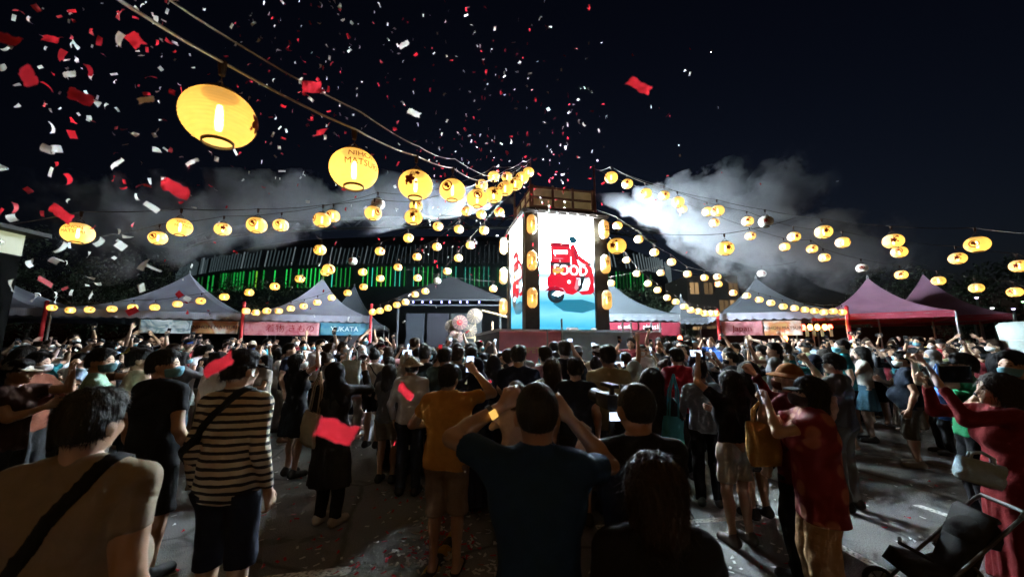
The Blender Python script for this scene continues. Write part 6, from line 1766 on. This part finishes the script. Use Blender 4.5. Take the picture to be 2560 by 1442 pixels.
def zone(px):
    r = ZL[0][1]
    for a, n in ZL:
        if px >= a: r = n
    return r
def row(y): return 'front' if y < 6.2 else 'second' if y < 7.3 else 'third' if y < 8.4 else 'fourth' if y < 9.6 else 'back'
cr = random.Random(21)
used = set(); spots = list(HERO)
def wpick(L):
    t = sum(c[2] for c in L); r = cr.uniform(0, t)
    for c in L:
        r -= c[2]
        if r <= 0: return c
    return L[-1]
def free(x, y, dmin):
    lx, ly = (Matrix.Rotation(-YAW, 2) @ (Vector((x, y)) - Vector((TC.x, TC.y))))
    if abs(lx) < H2+0.35 and abs(ly) < H2+0.35: return False
    return all((x-a)**2 + (y-b)**2 > dmin*dmin for a, b in spots)
def crowd(n, pxr, yr, facing, dmin=0.42, bias=1.0):
    k = 0; tries = 0
    while k < n and tries < n*60:
        tries += 1
        px = cr.uniform(*pxr); y = yr[0] + (yr[1]-yr[0])*cr.random()**bias
        q = cr.choice(PROTO)
        if q['pose'] in ('both arms raised', 'one arm up', 'hand at brow') and cr.random() < 0.8: q = cr.choice(PROTO[:6])
        h = (cr.gauss(1.58, 0.065) if q.get('fem') else cr.gauss(1.69, 0.07))
        if cr.random() < 0.06: h = cr.uniform(1.25, 1.45)
        x = x_at(px, y, ground_z(y)+h*0.93)
        if not free(x, y, dmin): continue
        # a look that no neighbour has
        for _ in range(40):
            c = wpick(COLS)
            hr = 'hijab' if q['f'] == 2 else cr.choice(('long', 'bob', 'ponytail', 'bun', 'long') if q['f'] else ('short', 'short', 'short', 'buzz', 'cap', 'bucket' if cr.random() < 0.3 else 'short'))
            core = f"{c[0]} {TOPN[q['top']]}, {HAIRN[hr]}, {row(y)} row {zone(px)}"
            if core not in used: break
        if core in used: continue
        used.add(core)
        msk = cr.random()
        mk = None if msk < 0.30 else MASKW if msk < 0.62 else MASKB if msk < 0.85 else (0.03, 0.03, 0.035)
        d = facing(x, y)
        rz = math.atan2(-d[0], d[1]) + cr.gauss(0, 0.30)
        under = wpick(COLS)[1] if hr != 'hijab' else wpick(COLS[:9])[1]
        p = put(q['g'], (x, y, ground_z(y)), rz, h, 'person in '+core, 'people in the crowd', skin_c=cr.choice(SKINS[:3] if cr.random() < 0.9 else SKINS), top_c=c[1], bot_c=cr.choice(BOTS), hair=('short', 'cap') if hr == 'cap' else ('bob' if q['f'] else 'short', 'bucket') if hr == 'bucket' else hr, hair_c=cr.choice(HAIRS[:3]), mask=mk, under=under,
                top_n='dress' if q['top'] == 'dress' else 'shirt', bot_n='skirt' if q['bottom'] == 'skirt' else 'trousers', simple=y > 6.6, hair_h=0.012)
        spots.append((x, y)); k += 1
        if 'ph' in q and y < 10.2:
            pl_ = 'phone of the person in '+core
            phone_at(p, q['g'], q['ph'], pl_ if len(pl_.split()) <= 16 else 'phone held by '+core, cr.random() < 0.3)
toward = lambda x, y: (TC.x - x, TC.y - y)
def left_f(x, y): return (1.0 - x, (10.6 if y < 7.5 else 6.5) - y) if y < 9 else (1.0 - x, 5.5 - y)
def right_f(x, y): return (1.6 - x, (10.6 if y < 7.5 else 6.5) - y) if y < 9 else (1.6 - x, 5.5 - y)
crowd(12, (960, 1215), (6.8, 9.5), toward, 0.5)
crowd(26, (960, 1600), (4.9, 6.8), toward, 0.42)
crowd(34, (45, 960), (6.6, 8.2), left_f, 0.5)
crowd(48, (40, 1010), (8.0, 10.9), left_f, 0.43)
crowd(22, (1570, 2120), (6.4, 8.0), right_f, 0.46)
crowd(56, (1570, 2180), (7.8, 11.4), right_f, 0.42)
crowd(30, (2150, 2600), (7.4, 10.8), right_f, 0.46)
crowd(7, (30, 330), (4.8, 6.6), left_f, 0.6)

# ================================================================== confetti
def paper(name, c):
    m, nt, b = mat_new(name)
    b.inputs['Base Color'].default_value = (*c, 1); b.inputs['Roughness'].default_value = 0.7
    tr = N(nt, 'ShaderNodeBsdfTranslucent'); tr.inputs[0].default_value = (*c, 1)
    ms = N(nt, 'ShaderNodeMixShader'); ms.inputs[0].default_value = 0.5
    nt.links.new(b.outputs[0], ms.inputs[1]); nt.links.new(tr.outputs[0], ms.inputs[2]); nt.links.new(ms.outputs[0], nt.nodes['Material Output'].inputs[0])
    return m
P_RED = paper('red_tissue', (0.62, 0.025, 0.04)); P_WHT = paper('white_tissue', (0.82, 0.82, 0.80))
def strip(l, w, bend, tw):
    m = MB(); n = 5
    for i in range(n+1):
        t = i/n-0.5
        a = bend*t; x = l*math.sin(a)/bend if abs(bend) > 0.01 else l*t; z = l*(1-math.cos(a))/bend if abs(bend) > 0.01 else 0
        for s in (-0.5, 0.5):
            m.v.append((x, w*s*math.cos(tw*t), z + w*s*math.sin(tw*t)))
    for i in range(n): m.f.append((2*i, 2*i+2, 2*i+3, 2*i+1)); m.m.append(0)
    return m
CM = [strip(0.05, 0.020, b, t) for b, t in ((0.2, 0.1), (1.2, 0.5), (2.2, 0.2), (0.6, 1.2), (-1.5, -0.8))]
CMR = [m.mesh('confetti', [P_RED], True) for m in CM]; CMW = [m.mesh('confetti', [P_WHT], True) for m in CM]
cf = random.Random(5)
pieces = []
def zone_c(n, xr, yr, zr, red, bias=1.0):
    for _ in range(n):
        pieces.append((cf.uniform(*xr), yr[0]+(yr[1]-yr[0])*cf.random()**bias, cf.uniform(*zr), cf.random() < red, 1.0))
zone_c(120, (0, 480), (0, 780), (1.3, 3.6), 0.42)
zone_c(140, (100, 900), (0, 480), (2.5, 6.0), 0.35)
zone_c(360, (560, 1520), (0, 470), (3.2, 8.5), 0.42)
zone_c(230, (1040, 1420), (330, 700), (4.5, 9.5), 0.6)
zone_c(60, (400, 1100), (480, 820), (3.5, 8.0), 0.45)
zone_c(16, (1480, 1800), (60, 520), (4.0, 8.5), 0.5)
zone_c(26, (100, 1300), (820, 1150), (2.0, 5.0), 0.6)
zone_c(16, (1500, 2100), (430, 760), (4.5, 9.0), 0.6)
BIG = [(1597, 215, 0.95, 1, 'large red confetti sheet alone in the sky right of centre'), (840, 1078, 0.62, 1, 'largest red confetti sheet hanging before the charcoal coat'), (68, 188, 0.95, 1, 'long red confetti strip at the upper left'), (438, 472, 0.98, 1, 'long red confetti strip under the biggest lantern'), (155, 535, 1.2, 1, 'red confetti strip above the leftmost lantern'), (340, 103, 1.2, 1, 'red confetti flake at the top left cable'), (780, 218, 1.25, 1, 'square red confetti flake right of the biggest lantern'), (800, 331, 1.5, 1, 'red confetti strip above the festival name lantern'), (1013, 978, 1.15, 1, 'pink red confetti square before the beige headscarf'), (200, 243, 1.2, 1, 'curled red confetti piece left of the biggest lantern'), (175, 186, 1.5, 0, 'pale round confetti flake at the upper left'), (1035, 283, 1.5, 0, 'white confetti flake in the sky above the blossom lantern'), (1010, 112, 1.7, 0, 'bright white confetti flake at the top centre'), (365, 250, 1.3, 0, 'cream confetti strip left of the biggest lantern'), (480, 406, 1.5, 0, 'cream confetti strip right under the biggest lantern'), (292, 410, 1.4, 0, 'cream confetti strip above the left smoke'), (8, 95, 1.0, 1, 'dull red confetti at the left edge'), (550, 910, 0.85, 1, 'red confetti beside the striped man head'), (130, 98, 1.5, 1, 'bright slanted red confetti at the top left')]
def torn(seed):
    q = random.Random(seed); m = MB(); nx, ny = 8, 6
    for j in range(ny+1):
        for i in range(nx+1):
            u, v = i/nx-0.5, j/ny-0.5
            eu = 1 + (q.uniform(-0.10, 0.06) if i in (0, nx) else 0); ev = 1 + (q.uniform(-0.14, 0.08) if j in (0, ny) else 0)
            m.v.append((0.05*u*eu + 0.004*v, 0.030*v*ev - 0.003*math.sin(5*u), 0.006*math.sin(4.5*u+seed)*math.cos(3*v) + 0.0015*q.uniform(-1, 1)))
    for j in range(ny):
        for i in range(nx): k = j*(nx+1)+i; m.f.append((k, k+1, k+nx+2, k+nx+1)); m.m.append(0)
    return m
def cmat(i, p, red):
    o = mobj('confetti_piece', (CMR if red else CMW)[i % 5]); o.location = p
    o.rotation_euler = (cf.uniform(0, 6.28), cf.uniform(0, 6.28), cf.uniform(0, 6.28))
    return o
for i, (x, y, z, red, lb) in enumerate(BIG):
    o = cmat(0, at(x, y, z), red); tag(o, lb, 'confetti', 'large confetti pieces close to us')
    o.rotation_euler = (R(90+cf.uniform(-35, 35)), cf.uniform(-0.9, 0.9), cf.uniform(-0.4, 0.4))
    o.data = torn(i).mesh('confetti', [P_RED if red else P_WHT], True)
    o.scale = (1.25, 1.25, 1.6) if red else (1.0, 0.75, 1.5)
pieces.sort(key=lambda q: q[2])
rest = MB()
for i, (x, y, z, red, s) in enumerate(pieces):
    p = at(x, y, z)
    if i < 262:
        o = cmat(i, p, red)
        if cf.random() < 0.3: o.scale = (0.8, 1.5, 1)
        pl = ('at the top left' if x < 300 and y < 330 else 'low at the left' if x < 300 else 'round the biggest lantern' if x < 620 and y < 420 else 'over the left marquees' if y > 420 and x < 1000 else 'between the cable and the top edge' if x < 800 and y <= 420 else 'high in the dark sky left of the tower' if x < 1200 and y <= 300 else 'above the row of near lanterns' if x < 1200 and y <= 420 else 'just left of the screens' if x < 1300 and y < 760 else 'over the tower deck' if x < 1480 and y > 330 and y < 760 else 'high above the tower' if x < 1480 and y < 760 else 'right of the tower' if y < 770 else 'over the heads of the crowd')
        tag(o, ('small red' if red else 'small white') + ' tissue flake drifting ' + pl, 'confetti', ('red' if red else 'white') + ' confetti ' + pl)
    else:
        M = Matrix.Translation(p) @ Euler((cf.uniform(0, 6.28), cf.uniform(0, 6.28), cf.uniform(0, 6.28))).to_matrix().to_4x4()
        c = CM[i % 5]
        rest.add([M @ Vector(v) for v in c.v], c.f, 1 if red else 0)
tag(rest.build('confetti_cloud', [P_WHT, P_RED], None, True), 'far red and white confetti filling the air', 'confetti', kind='stuff')
lit = MB()
for i in range(900):
    if i < 330: px, py = cf.gauss(1120, 170), 1442 - abs(cf.gauss(0, 170))
    elif i < 480: px, py = cf.gauss(1110, 45), cf.uniform(1230, 1442)
    elif i < 700: px, py = cf.uniform(300, 1300), cf.uniform(1090, 1442)
    else: px, py = cf.uniform(1650, 2520), cf.uniform(1080, 1442)
    g_ = ground_pt(px, max(1010, py))
    M = Matrix.Translation((g_.x, g_.y, ground_z(g_.y)+0.006+0.004*cf.random())) @ Euler((cf.gauss(0, 0.12), cf.gauss(0, 0.12), cf.uniform(0, 6.28))).to_matrix().to_4x4()
    c = CM[0 if cf.random() < 0.7 else 3]
    lit.add([M @ Vector(v) for v in c.v], c.f, 1 if cf.random() < 0.35 else 0)
tag(lit.build('confetti_litter', [P_WHT, P_RED], None, True), 'red and white confetti strewn on the asphalt', 'confetti', kind='stuff')
